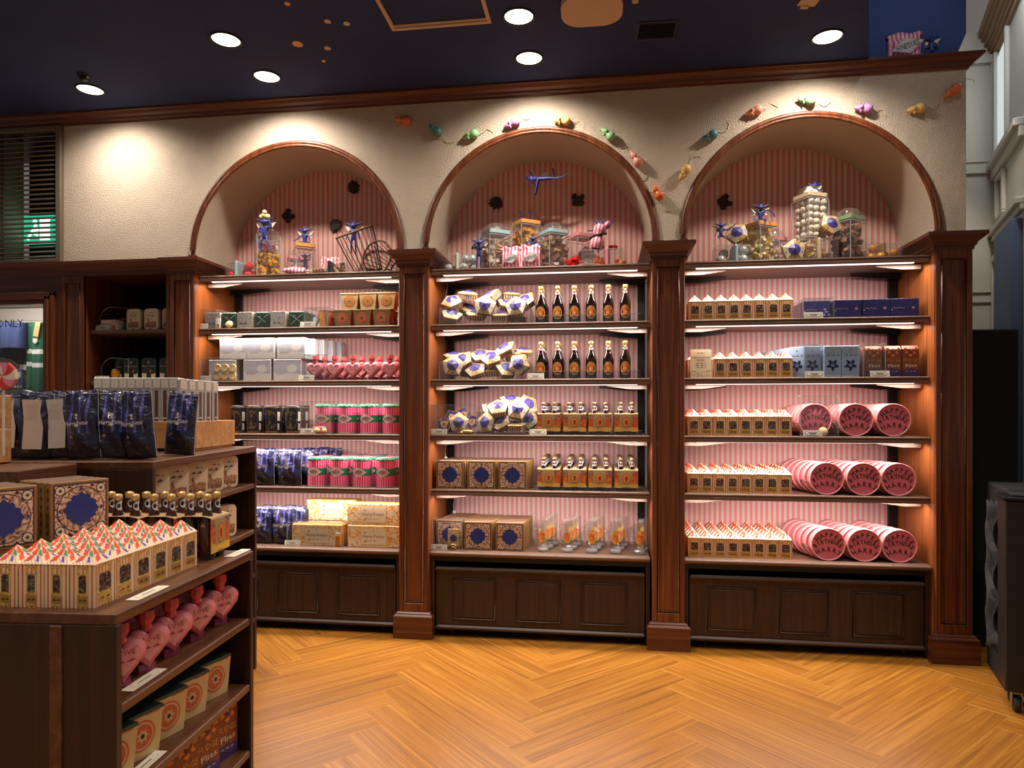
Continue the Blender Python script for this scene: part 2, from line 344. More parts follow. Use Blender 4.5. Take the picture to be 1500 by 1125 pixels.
# a product is (name, root mesh or None, [(part name, mesh, location, rotation z, [(sub-part, mesh, location)])])
def spawn(prod, label, cat, loc, rz=0, group=None, rot=None, sc=1, name=None):
    nm, root, parts = prod
    o = link(name or nm, root, None, loc, rot or (0, 0, rz), sc); tag(o, label, cat, group)
    for p in parts:
        c = link(p[0], p[1], o, p[2] if len(p) > 2 else (0, 0, 0), (0, 0, p[3] if len(p) > 3 else 0))
        if len(p) > 4:
            for q in p[4]: link(q[0], q[1], c, q[2])
    return o
ORD = ['first', 'second', 'third', 'fourth', 'fifth', 'sixth', 'seventh', 'eighth', 'ninth', 'tenth', 'eleventh', 'twelfth']

# ================================================================== THE SETTING
# floor: a slab with herringbone planks
floor = struct('floor', MB().box(-5.2, 3.6, -5.4, 2.2, -.06, -.004, 'joint').mesh('floor'))
PL, PW = .996, .166
pm = MB(); g = .0010; vs_ = [(0, 0, -.0012), (PL, 0, -.0012), (PL, PW, -.0012), (0, PW, -.0012), (g, g, 0), (PL-g, g, 0), (PL-g, PW-g, 0), (g, PW-g, 0), (0, 0, -.004), (PL, 0, -.004), (PL, PW, -.004), (0, PW, -.004)]
pm.add(vs_, [(0, 1, 5, 4), (1, 2, 6, 5), (2, 3, 7, 6), (3, 0, 4, 7), (8, 9, 1, 0), (9, 10, 2, 1), (10, 11, 3, 2), (11, 8, 0, 3)], 'joint').add(vs_, [(4, 5, 6, 7)], 'plank_oak'); pm = pm.mesh('plank')
c45 = cos(pi/4)
def plank_at(p, q, vertical):
    x = (p-q)*c45-1.688; y = (p+q)*c45-1.839
    cx, cy = (p+(PW/2 if vertical else PL/2)), (q+(PL/2 if vertical else PW/2))
    wx, wy = (cx-cy)*c45-1.688, (cx+cy)*c45-1.839
    if -3.0 < wx < 2.9 and -3.3 < wy < .35: return (x, y)
n_pl = 0
for j in range(-6, 7):
    for k in range(-40, 60):
        for vert in (False, True):
            p, q = (k*PW+j*2*PL, k*PW) if not vert else (k*PW+j*2*PL+PL, (k+1)*PW-PL)
            r = plank_at(p, q, vert)
            if r:
                x, y = r
                if vert:   # runs along q (135 deg); its own x axis points along q
                    px, py = (p+PW), q
                    x, y = (px-py)*c45-1.688, (px+py)*c45-1.839
                    link('plank', pm, floor, (x, y, 0), (0, 0, radians(135)))
                else: link('plank', pm, floor, (x, y, 0), (0, 0, radians(45)))
                n_pl += 1
print('planks', n_pl)

# wall with three arched niches
ARC = [(-1.975, .690), (-.400, .690), (1.170, .690)]; ARZ = 2.410; WY = .08; WB = .56
def wall_mesh():
    b = MB(); xs = [-3.63, 2.02]; top = 3.345
    for cx, r in ARC: xs += [cx+r*cos(pi*i/40) for i in range(41)]
    xs = sorted(xs)
    def low(x0, x1):
        m = (x0+x1)/2
        for cx, r in ARC:
            if abs(m-cx) < r: return [ARZ+sqrt(max(0, r*r-(x-cx)**2)) for x in (x0, x1)]
        return [2.30, 2.30]
    for x0, x1 in zip(xs, xs[1:]):
        if x1-x0 < 1e-6: continue
        a, c = low(x0, x1); b.add([(x0, WY, a), (x1, WY, c), (x1, WY, top), (x0, WY, top)], [(0, 1, 2, 3)], 'stucco')
    for cx, r in ARC:    # the barrel of each niche
        pts = [(cx+r, 2.30)]+[(cx+r*cos(pi*i/40), ARZ+r*sin(pi*i/40)) for i in range(41)]+[(cx-r, 2.30)]
        b.add([(x, y, z) for y in (WY, WB) for x, z in pts], [(i, i+1, i+1+len(pts), i+len(pts)) for i in range(len(pts)-1)], 'stucco', True)
    b.add([(2.02, WY, 0), (2.02, .62, 0), (2.02, .62, top), (2.02, WY, top)], [(0, 1, 2, 3)], 'stucco')
    b.add([(-3.63, .62, 2.3), (2.02, .62, 2.3), (2.02, .62, top), (-3.63, .62, top)], [(0, 1, 2, 3)], 'stucco')
    b.add([(-3.63, WY, top), (2.02, WY, top), (2.02, .62, top), (-3.63, .62, top)], [(0, 1, 2, 3)], 'stucco')
    b.add([(-3.63, WY, 2.3), (-3.63, .62, 2.3), (-3.63, .62, top), (-3.63, WY, top)], [(0, 1, 2, 3)], 'stucco')
    return b.mesh('wall')
wall = struct('wall_back', wall_mesh())
# striped paper at the back of the niches and behind the shelves
for i, ((cx, r), (x0, x1)) in enumerate(zip(ARC, BAYX)):
    w1 = struct('wall_niche', MB().box(cx-.72, cx+.72, WB, WB+.02, 2.25, 3.15, 'wallpaper_broad').mesh('paper'))
    w1['label'] = 'pink striped paper at the back of the arch'
    struct('wall_shelving', MB().box(x0, x1, .50, .52, .50, 2.26, 'wallpaper_fine').mesh('paper'))
# partitions behind the pilasters
for x0, x1 in [(-1.250, -1.069), (.281, .462)]:
    struct('trim_partition', MB().box(x0, x1, .013, .55, 0, 2.30, 'mahogany_lit').mesh('partition'))
struct('trim_partition', MB().box(-2.785, -2.621, .013, .55, 0, 2.30, 'mahogany_lit').mesh('partition'))
struct('trim_partition', MB().box(1.822, 2.02, .013, .60, 0, 2.30, 'mahogany_lit').mesh('partition'))

# cornice: stepped mahogany profile along the top of the wall, mitred round the free end
def ring(b, x0, x1, y0, y1, prof, m):
    vs = []
    for p, z in prof: vs += [(x0-p, y0-p, z), (x1+p, y0-p, z), (x1+p, y1, z), (x0-p, y1, z)]
    fs = []
    for j in range(len(prof)-1):
        for i in range(4): fs.append((j*4+i, j*4+(i+1) % 4, (j+1)*4+(i+1) % 4, (j+1)*4+i))
    fs += [(3, 2, 1, 0), tuple((len(prof)-1)*4+i for i in range(4))]
    b.add(vs, fs, m); return b
struct('trim_cornice', ring(MB(), -5.2, 2.022, WY, .66, [(.0, 3.322), (.010, 3.322), (.012, 3.332), (.022, 3.338), (.026, 3.350), (.044, 3.360), (.060, 3.376), (.066, 3.378), (.066, 3.392)], 'mahogany_along').mesh('cornice'))
# arch mouldings, each of two rounded beads
for i, (cx, r) in enumerate(ARC):
    b = MB()
    for rr, rad, yy in [(r+.022, .016, WY), (r+.004, .010, WY-.004)]:
        b.tube([(cx+rr*cos(pi*k/48), yy, ARZ+rr*sin(pi*k/48)) for k in range(49)], rad, 'mahogany', 8)
    for sx in (-1, 1): b.box(cx+sx*(r+.014)-.022, cx+sx*(r+.014)+.022, WY-.016, WY+.01, 2.3, ARZ+.01, 'mahogany')
    struct('trim_arch', b.mesh('arch_moulding'))

# ceiling, ends along a slanted line at the right; a higher one beyond
b = MB(); b.prism([(-5.2, -5.4), (-.35, -5.4), (1.27, -.56), (1.49, .04), (1.502, .08), (-5.2, .08)], 3.39, 3.45, 'ceiling_blue')
struct('ceiling', b.mesh('ceiling'))
b = MB(); b.prism([(-1.0, -5.4), (3.6, -5.4), (3.6, .12), (-1.0, .12)], 4.25, 4.3, 'ceiling_blue'); struct('ceiling_high', b.mesh('ceiling_high'))
b2 = MB(); b2.M = FRONT
b2.prism([(1.40, 3.391), (1.985, 3.391), (2.055, 3.56), (2.055, 4.25), (1.40, 4.25)], -.17, -.15, 'bulkhead_blue')
struct('wall_bulkhead', b2.mesh('bulkhead'))
# far pale wall of the passage and the facade running back along it
struct('wall_far', MB().box(1.0, 5.2, 1.48, 1.54, 0, 4.25, 'pale_wall').box(1.0, 5.2, 1.44, 1.48, 4.00, 4.06, 'pale_wall').mesh('far_wall'))
b = MB()
for z0, z1, y in [(3.265, 3.285, 1.46), (3.18, 3.195, 1.455), (3.195, 3.265, 1.472), (2.285, 2.30, 1.462), (2.21, 2.225, 1.462)]: b.box(1.6, 3.0, y, 1.48, z0, z1, 'pale_wall')
struct('trim_far', b.mesh('far_trim'))
# facade frame: origin at the far corner, its own x axis runs towards the viewer
FO = (2.909, 1.48); fa = Vector((-.32, -.948)).normalized(); FM = Matrix(((fa.x, -fa.y, 0, FO[0]), (fa.y, fa.x, 0, FO[1]), (0, 0, 1, 0), (0, 0, 0, 1)))
b = MB().at(FM); b.box(0, .95, 0, .06, 0, 4.06, 'facade'); struct('wall_facade', b.mesh('facade'))
b = MB().at(FM)    # heavy stepped cornice of the facade
for k, (p, z0, z1) in enumerate([(.02, 4.03, 4.07), (.035, 4.07, 4.10), (.05, 4.10, 4.13), (.07, 4.13, 4.17), (.09, 4.17, 4.20), (.11, 4.20, 4.249)]): b.box(.0, .95, -p, .06, z0, z1, 'facade_wood')
struct('trim_facade', b.mesh('facade_cornice'))
fw = tag(link('facade_panelling', None), 'grey framed panelling and pale frosted panes on the wall at far right', 'panelling')
def fpart(nm, bx, m):
    b = MB().at(FM)
    for q in bx: b.bbox(*q, m, .005)
    return link(nm, b.mesh(nm), fw)
fpart('sill', [(0, .95, -.06, 0, 3.19, 3.24), (0, .95, -.03, 0, 3.12, 3.19)], 'facade')
fpart('sill', [(0, .95, -.05, 0, 2.70, 2.74), (0, .95, -.025, 0, 2.66, 2.70)], 'facade')
for x in (.005, .12, .50): fpart('stile', [(x, x+.03, -.03, 0, 3.24, 4.03)], 'facade')
fpart('pane', [(.04, .115, -.008, 0, 3.28, 3.98)], 'teal_panel')
fpart('pane', [(.16, .49, -.012, 0, 3.28, 3.98)], 'lit_pane')
for x in (.16, .18): fpart('frame', [(x, x+.26, -.03, 0, 2.78, 2.80), (x, x+.26, -.03, 0, 3.07, 3.09), (x, x+.02, -.03, 0, 2.80, 3.07), (x+.24, x+.26, -.03, 0, 2.80, 3.07)], 'facade') if x == .16 else None
fpart('frame', [(.03, .28, -.03, 0, .95, 1.00), (.03, .28, -.03, 0, 2.50, 2.55), (.03, .06, -.03, 0, 1.00, 2.50), (.25, .28, -.03, 0, 1.00, 2.50)], 'facade')
fpart('blue_panel', [(.33, .90, -.06, 0, .95, 2.62)], 'panel_blue')
# black panel put in for shade on the lower wall, with a narrow post
tag(link('shade_panel', MB().bbox(2.05, 2.42, .30, .34, 0, 1.88, 'matt_black', .01).bbox(2.05, 2.085, .28, .30, 0, 2.06, 'black').mesh('painted_shade')), 'tall matt black panel standing in for shade beside the end pilaster', 'painted_shade')

# louvred grille at the upper left with the exit sign behind it
struct('wall_left', MB().box(-5.2, -4.14, WY, .3, 2.3, 3.345, 'stucco').mesh('wall_left'))
struct('wall_behind_grille', MB().box(-4.4, -3.6, .62, .64, 2.3, 3.4, 'louver_back').mesh('grille_back'))
g = tag(link('air_grille', MB().bbox(-4.14, -4.10, .05, .10, 2.40, 3.322, 'slat').bbox(-3.665, -3.625, .05, .10, 2.40, 3.322, 'slat').bbox(-4.10, -3.665, .05, .10, 3.29, 3.322, 'slat').bbox(-4.10, -3.665, .05, .10, 2.40, 2.425, 'slat').mesh('grille_frame')), 'tall beige louvred grille high on the wall at left', 'grille')
sm = MB().at(RX(radians(30))).bbox(-.22, .22, -.016, .016, -.0045, .0045, 'slat', .002).mesh('slat')
for k in range(26): link('slat', sm, g, (-3.883, .078, 2.445+k*.0327))
ex = tag(link('exit_sign', MB().bbox(-4.16, -3.90, .30, .34, 2.60, 2.80, 'exit_green', .006).mesh('exit_sign')), 'green lit exit sign glowing behind the grille slats', 'sign')
b = MB().at(T(-4.03, .298, 2.70) @ FRONT)
b.poly([(.02, -.08), (.10, -.08), (.10, .08), (.02, .08)], 'exit_white'); b.poly(ngon(8, .018, 0), 'exit_white', .001); 
b.poly([(-.055, -.02), (-.02, .035), (.0, .03), (-.02, -.01), (.01, -.04), (.0, -.055), (-.04, -.03), (-.07, -.08), (-.085, -.07), (-.06, -.02)], 'exit_white', .001)
b.at(T(-4.05, .297, 2.755) @ FRONT).poly(ngon(10, .016), 'exit_white'); link('pictogram', b.mesh('pictogram'), ex)

# entablature and framed cabinet front on the left
struct('trim_entablature', ring(MB(), -5.2, -2.80, -.0, .6, [(.0, 2.285), (.006, 2.285), (.006, 2.315), (.014, 2.322), (.018, 2.336), (.034, 2.350), (.046, 2.362), (.046, 2.378)], 'mahogany_along').mesh('entablature'))
struct('wall_cabinet', MB().box(-3.40, -2.82, .50, .52, 0, 2.285, 'louver_back').box(-3.56, -3.405, .0, .55, 0, 2.285, 'mahogany').box(-2.83, -2.785, .02, .5, 0, 2.285, 'mahogany').box(-3.695, -3.56, .001, .5, 0, 2.189, 'mahogany').box(-5.2, -4.85, .0, .55, 0, 2.285, 'mahogany').box(-4.85, -3.56, .0, .3, 2.19, 2.285, 'mahogany_along').box(-4.85, -3.56, .0, .3, 0, 1.2, 'mahogany').mesh('cabinet_front'))
b = MB()
for k, (p, y0) in enumerate([(.0, -.022), (.026, -.036), (.05, -.018)]):
    x1 = -3.62-p; zt = 2.185-p
    b.bbox(x1-.026, x1, y0, .02, 1.2, zt, 'mahogany', .004); b.bbox(-4.85, x1, y0, .02, zt-.026, zt, 'mahogany_along', .004)
tag(link('window_frame', b.mesh('window_frame')), 'stepped mahogany frame around the shop window at far left', 'frame')
# recessed mouldings on the two left pilasters
def pilaster(label, x0, x1, cap_x0, cap_x1, face=.013, grp='mahogany pilasters', plinth=True, cap=True, ycap=.30):
    t = tag(link('pilaster', None, None, ((x0+x1)/2, 0, 0)), label, 'pilaster', grp); w2 = (x1-x0)/2
    b = MB(); b.box(-w2, w2, .003, face+.001, .0, 2.29, 'mahogany')
    link('shaft', b.mesh('shaft'), t)
    e = min(.035, w2*.3)
    for nm, q in [('stile', (-w2, -w2+e, -.008, .003, .16, 2.29)), ('stile', (w2-e, w2, -.008, .003, .16, 2.29)), ('rail', (-w2+e, w2-e, -.008, .003, .16, .215)), ('rail', (-w2+e, w2-e, -.008, .003, 2.24, 2.29))]:
        link(nm, MB().bbox(*q, 'mahogany', .003).mesh(nm), t)
    b = MB(); b.tube([(-w2+e+.005, -.002, .222), (w2-e-.005, -.002, .222), (w2-e-.005, -.002, 2.233), (-w2+e+.005, -.002, 2.233)], .006, 'mahogany', 6, True)
    link('panel_moulding', b.mesh('panel_moulding'), t)
    if plinth:
        b = MB(); ring(b, -w2, w2, 0, .02, [(.03, .0), (.03, .135), (.026, .140), (.018, .146), (.018, .152), (.008, .160), (.0, .162)], 'mahogany_along'); link('plinth', b.mesh('plinth'), t)
    if cap:
        b = MB(); ring(b, -w2, w2, .0, ycap, [(.0, 2.285), (.008, 2.288), (.010, 2.305), (.018, 2.312), (.020, 2.325), (.034, 2.338), (.048, 2.352), (.058, 2.360), (.058, 2.380)], 'mahogany_along'); link('capital', b.mesh('capital'), t)
    return t
pilaster('tall mahogany pilaster between the left and middle arches', -1.253, -1.067, 0, 0, ycap=.55)
pilaster('tall mahogany pilaster between the middle and right arches', .278, .465, 0, 0, ycap=.55)
pilaster('widest mahogany pilaster at the right end of the wall', 1.822, 2.011, 0, 0, ycap=.60)
pilaster('mahogany pilaster at the left side of the left arch', -2.785, -2.620, 0, 0, ycap=.55)
pilaster('mahogany pilaster between shop window and dark wall recess', -3.565, -3.405, 0, 0, cap=False)

# ceiling fittings
for i, (x, y) in enumerate(DOWN+DOWN2):
    b = MB(); b.lathe([(.082, .0), (.082, -.006), (.074, -.008), (.072, .0)], 28, 'black_metal'); 
    o = link('downlight', b.mesh('downlight_rim'), None, (x, y, 3.390))
    lab = ['dark ringed downlight leftmost, beside the sprinkler', 'downlight nearest the cornice above the left arch', 'downlight nearest the cornice above the middle arch', 'downlight near the cornice above the right arch', 'downlight in the second row above the left arch', 'downlight in the second row beside the white hatch'][i]
    tag(o, lab, 'downlight', 'ceiling downlights')
    b = MB(); b.lathe([(.071, .0), (.060, -.002), (.0001, -.003)], 28, 'lamp_glow'); link('diffuser', b.mesh('diffuser'), o)
b = MB(); b.lathe([(.035, 0), (.035, -.006), (.020, -.010), (.012, -.012), (.012, -.022), (.024, -.024), (.024, -.028), (.0001, -.030)], 20, 'dark_steel')
spk = b.mesh('sprinkler')
tag(link('sprinkler', spk, None, (-3.06, -.41, 3.39)), 'small dark sprinkler beside the leftmost downlight', 'sprinkler')
tag(link('sprinkler', spk, None, (2.18, -.22, 4.25)), 'small sprinkler on the high ceiling at far right', 'sprinkler')
v = tag(link('air_vent', MB().bbox(-.105, .105, -.085, -.072, -.008, 0, 'navy').bbox(-.105, .105, .072, .085, -.008, 0, 'navy').bbox(-.105, -.09, -.072, .072, -.008, 0, 'navy').bbox(.09, .105, -.072, .072, -.008, 0, 'navy').box(-.09, .09, -.072, .072, -.001, 0, 'matt_black').mesh('vent_frame'), None, (.272, -.43, 3.39), (0, 0, radians(2))), 'dark slotted air vent in the blue ceiling', 'vent')
sm = MB().at(RX(.5)).box(-.09, .09, -.005, .005, -.0015, .0015, 'black').mesh('slat')
for k in range(8): link('slat', sm, v, (0, -.063+k*.018, -.005))
h = tag(link('ceiling_hatch', None, None, (-.86, -1.0, 3.39)), 'square white trimmed hatch frame on the blue ceiling', 'hatch')
for q in [(-.235, .29, .355, .375, -.012, 0), (-.235, .29, .335, .347, -.008, 0), (-.235, -.215, -.3, .355, -.012, 0), (.27, .29, -.3, .355, -.012, 0), (-.235, .29, -.32, -.3, -.012, 0)]: link('trim_strip', MB().bbox(*q, 'trim_ceiling', .002).mesh('trim_strip'), h)
b = MB(); b.prism(rrect(.30, .26, .10, 8), -.03, -.0, 'trim_ceiling'); tag(link('ceiling_lamp', b.mesh('ceiling_lamp'), None, (-.060, -.70, 3.385)), 'large cream rounded ceiling plate at top of the picture', 'lamp')
for (x, y, r, m), lab in zip([(-1.648, -.562, .028, 'oval_gold'), (-1.401, -.741, .017, 'trim_ceiling'), (-1.311, -.71, .017, 'trim_ceiling'), (-1.504, -.5, .018, 'trim_ceiling'), (-1.582, -.373, .011, 'oval_gold'), (-1.535, -.911, .014, 'oval_gold'), (.15, -.70, .017, 'trim_ceiling')],
    ['gold ceiling dot, the largest of the scattered dots', 'cream ceiling dot, left one of a close pair', 'cream ceiling dot, right one of a close pair', 'cream ceiling dot below the close pair', 'tiniest gold ceiling dot nearest the cornice', 'gold ceiling dot at the very top edge of the picture', 'cream ceiling dot right of the large cream plate']):
    tag(link('ceiling_dot', MB().prism(ngon(20, r), -.004, 0, m).mesh('dot'), None, (x, y, 3.39)), lab, 'decoration', 'scattered ceiling dots')
tag(link('hanging_tag', MB().bbox(-.04, .05, -.02, .05, -.004, 0, 'trim_ceiling', .002).bbox(-.02, .02, .04, .06, -.012, -.004, 'oval_gold', .002).mesh('tag'), None, (.985, -.60, 3.388), (0, 0, .2)), 'small cream paper plate on the ceiling right of the vent', 'decoration')

# ================================================================== SHELVING
SHN = ['top ledge', 'second shelf', 'third shelf', 'fourth shelf', 'fifth shelf']
BN = ['left', 'middle', 'right']
for bi, (x0, x1) in enumerate(BAYX):
    cx = (x0+x1)/2; hw = (x1-x0)/2-.002
    # black standards with slots at the back corners
    for sx in (-1, 1):
        b = MB(); b.box(-.022, .022, -.03, .0, .53, 2.26, 'black_metal')
        tag(link('shelf_standard', b.mesh('standard'), None, (cx+sx*(hw-.028), .497, 0)), f'black slotted upright at back {"left" if sx < 0 else "right"} of {BN[bi]} bay', 'upright', 'shelf uprights')
    for si, z in enumerate(SHELF_Z):
        yb = .47 if si else .55
        t = tag(link('shelf', MB().bbox(-hw, hw, .058, yb-.0, -.030, 0, 'shelf_wood', .003).mesh('board'), None, (cx, 0, z)), f'brown wooden {SHN[si]} of the {BN[bi]} bay', 'shelf', 'wooden shelves in the arched bays')
        b = MB(); b.tube([(-hw, .058, -.009), (hw, .058, -.009)], .009, 'shelf_wood', 8); b.bbox(-hw, hw, .050, .062, -.038, -.019, 'shelf_wood', .002); link('nosing', b.mesh('nosing'), t)
        link('light_strip', MB().bbox(-hw+.07, hw-.07, .074, .092, -.040, -.030, 'led', .002).mesh('strip'), t)
        for sx in (-1, 1):
            for yy, dz, mm, ln in [(.13, 0, 'shelf_wood', .25), (.40, -.0, 'black_metal', .30)]:
                b = MB().at(Matrix(((sx, 0, 0, 0), (0, 0, -1, 0), (0, 1, 0, 0), (0, 0, 0, 1))))
                b.prism([(hw-.01, -.032+dz), (hw-.01, -.064+dz), (hw-ln*.45, -.064+dz), (hw-ln, -.046+dz), (hw-ln, -.032+dz)], -yy-.012, -yy, mm)
                link('bracket', b.mesh('bracket'), t)
    # floor cabinet
    t = tag(link('base_cabinet', None, None, (cx, 0, 0)), f'dark oak panelled base cabinet under the {BN[bi]} bay', 'cabinet', 'dark base cabinets')
    b = MB(); b.bbox(-hw, hw, .03, .50, .500, .530, 'shelf_wood', .004); b.tube([(-hw, .032, .515), (hw, .032, .515)], .013, 'shelf_wood', 8); link('counter_top', b.mesh('top'), t)
    b = MB(); b.box(-hw, -hw+.022, .05, .5, .0, .5, 'dark_oak').box(hw-.022, hw, .05, .5, 0, .5, 'dark_oak').box(-hw, hw, .46, .5, .0, .5, 'black').box(-hw+.02, hw-.02, .06, .46, .465, .495, 'black'); link('carcass', b.mesh('carcass'), t)
    dw = hw-.030
    d = link('drawer_front', MB().box(-dw, dw, .056, .075, .045, .425, 'dark_oak').mesh('drawer'), t, (0, 0, 0))
    n = 3; pw = 2*dw/n
    for k in range(n):
        c = -dw+pw*(k+.5)*.94+dw*.06; hwp = .135
        b = MB(); b.bbox(c-hwp+.012, c+hwp-.012, .051, .057, .122, .348, 'dark_oak', .003)
        b.tube([(c-hwp, .053, .110), (c+hwp, .053, .110), (c+hwp, .053, .360), (c-hwp, .053, .360)], .006, 'dark_oak_along', 6, True)
        link('panel', b.mesh('panel'), d)
    for nm, z0, z1 in [('top_rail', .405, .432), ('bottom_rail', .045, .072)]:
        b = MB(); b.bbox(-dw, dw, .040, .060, z0, z1, 'dark_oak_along', .006); b.tube([(-dw, .042, (z0+z1)/2), (dw, .042, (z0+z1)/2)], .008, 'dark_oak_along', 8); link(nm, b.mesh(nm), d)
    for sx in (-1, 1):
        link('castor', MB().at(T(sx*(dw-.09), .10, .02) @ RY(pi/2)).lathe([(.0001, -.012), (.018, -.012), (.02, 0), (.018, .012), (.0001, .012)], 14, 'black').mesh('castor'), t)
# shelves of the dark recess
for z, nm in [(1.935, 'upper'), (1.595, 'lower')]:
    tag(link('shelf', MB().bbox(-3.400, -2.790, .05, .48, -.026, 0, 'shelf_wood', .003).mesh('board'), None, (0, 0, z)), f'{nm} brown shelf in the dark recess at left', 'shelf', 'shelves in the dark recess')
# stray white power leads behind the shelf goods
wc = [(0, 0, .12), (.012, -.004, .08), (.004, -.01, .03), (-.006, -.006, -.02), (.0, -.004, -.06)]
for x, y, z, lab in [(-1.030, .30, 2.14, 'white power lead hanging at left of the middle bay, upper'), (-1.030, .30, 1.15, 'white power lead hanging at left of the middle bay, lower'), (-2.54, .36, 1.80, 'white power lead hanging at left of the left bay'), (-1.0, .42, .78, 'white power lead hanging low at left of the middle bay')]:
    b = MB(); b.tube(wc, .0022, 'label_white', 6); b.bbox(-.010, .010, -.010, .002, -.09, -.055, 'label_white', .002)
    tag(link('power_lead', b.mesh('lead'), None, (x, y, z)), lab, 'cable', 'white leads behind the goods')

# ================================================================== PRODUCTS
# bean box: striped carton with gold frames, windows on two sides, pyramid roof with printed flags
def bean_product(w2=.036, d2=.033, h=.113):
    wd = max(w2, d2)
    b = MB(); b.box(-w2, w2, -d2, d2, 0, h, 'sweet_stripes')
    for M, hw in [(T(0, -d2-.0006) @ FRONT, w2), (T(w2+.0006, 0) @ SIDE, d2)]:
        b.at(M)
        wide = hw*(.74 if hw == wd else .46)
        b.poly([(-wide, .004), (wide, .004), (wide, .109), (-wide, .109)], 'gold_print')
        b.poly([(-wide*.7, .088), (wide*.7, .088), (wide*.55, .100), (0, .104), (-wide*.55, .100)], 'sweet_stripes', .0004)
        b.poly([(-wide*.9, .014), (wide*.9, .010), (wide*.9, .030), (-wide*.9, .034)], 'gold', .0004)
        b.squig(-wide*.7, wide*.7, .021, .007, 'ink', .0008, 9)
        b.poly([(-wide*.96, .036), (-wide*.80, .036), (-wide*.80, .086), (-wide*.96, .086)], 'cream', .0003); b.poly([(wide*.80, .036), (wide*.96, .036), (wide*.96, .086), (wide*.80, .086)], 'cream', .0003)
    body = b.mesh('sweet_box'); wins = []
    for M, hw in [(T(0, -d2-.0012) @ FRONT, w2*(.62 if w2 == wd else .30)), (T(w2+.0012, 0) @ SIDE, d2*(.62 if d2 == wd else .30))]:
        b = MB().at(M); b.poly([(-hw, .040), (hw, .040), (hw, .080), (hw*.7, .085), (-hw*.7, .085), (-hw, .080)], 'beans'); wins.append(('window', b.mesh('window')))
    if w2 == wd: wins = wins[:1]
    b = MB(); ap = (0, 0, .043); e = .0012
    base = [(-w2-e, -d2-e, 0), (w2+e, -d2-e, 0), (w2+e, d2+e, 0), (-w2-e, d2+e, 0)]
    b.add(base+[ap], [(0, 1, 4), (1, 2, 4), (2, 3, 4), (3, 0, 4), (3, 2, 1, 0)], 'roof_stripes')
    for k in range(4):
        A, B_, C_ = Vector(base[k]), Vector(base[(k+1) % 4]), Vector(ap); n = (B_-A).cross(C_-A).normalized()*.0006
        def q(u, v): return tuple(A.lerp(B_, u).lerp(C_, v)+n)
        b.add([q(.0, .55), q(.5, .45), q(.0, .98), q(.0, .98)], [(0, 1, 2)], 'red_flag')
        b.add([q(.12, .12), q(.40, .22), q(.42, .50), q(.10, .42)], [(0, 1, 2, 3)], 'red_flag')
        b.add([q(.62, .50), q(.98, .40), q(.9, .72), q(.6, .72)], [(0, 1, 2, 3)], 'green_flag')
        b.add([q(.66, .12), q(.80, .14), q(.74, .44), q(.62, .40)], [(0, 1, 2, 3)], 'violet_flag')
    roof = b.mesh('roof')
    return ('sweet_box', body, wins+[('roof', roof, (0, 0, h))])
BEAN = bean_product(); BEAN_I = bean_product(.033, .039)

# pentagonal sweet box with a low five-sided lid
def pent_product():
    R, th = .062, .036; pts = ngon(5, R, pi/2); b = MB().at(FRONT)
    b.prism(pts, -th/2, th/2-.006, 'gilt_paper', side='gilt_paper')
    for i in range(5):   # printed posts on the side walls
        a, c = Vector((*pts[i], 0)), Vector((*pts[(i+1) % 5], 0)); n = Vector(((a+c).x, (a+c).y, 0)).normalized()*.0006
        for k in range(5):
            u0, u1 = .10+k*.18, .17+k*.18
            p = [a.lerp(c, u0)+n, a.lerp(c, u1)+n]; b.add([(p[0].x, p[0].y, -.014), (p[1].x, p[1].y, -.014), (p[1].x, p[1].y, .008), (p[0].x, p[0].y, .008)], [(0, 1, 2, 3)], 'deep_blue')
    body = b.mesh('sweet_carton')
    b = MB().at(FRONT); lp = ngon(5, R*1.03, pi/2)
    b.prism(lp, th/2-.010, th/2-.002, 'gold')
    vs = [(p[0], p[1], th/2-.002) for p in lp]+[(0, 0, th/2+.020)]
    b.add(vs, [(i, (i+1) % 5, 5) for i in range(5)], lambda i: ['gilt_paper', 'lid_paper', 'gilt_paper', 'lid_paper', 'gilt_paper'][i])
    for i in range(5):   # blue roundel draped over the five facets
        A, B_, C_ = Vector(vs[i]), Vector(vs[(i+1) % 5]), Vector(vs[5]); n = (B_-A).cross(C_-A).normalized()*.0008
        fan = [C_]
        for u in (0, .2, .35, .5, .65, .8, 1):
            e = A.lerp(B_, u); k = .56/max(.81, abs((e-C_).length)/R); k *= .92 if u in (.2, .5, .8) else 1.06
            fan.append(C_.lerp(e, k))
        b.add([tuple(f+n) for f in fan], [tuple(range(len(fan)))], 'mottled_violet')
        m = A.lerp(B_, .5); f2 = [m.lerp(C_, .10), A.lerp(B_, .34).lerp(C_, .18), A.lerp(B_, .66).lerp(C_, .18)]
        b.add([tuple(f+n) for f in f2], [(0, 1, 2)], 'deep_blue')
    return ('sweet_carton', body, [('lid', b.mesh('lid'))])
PENT = pent_product()

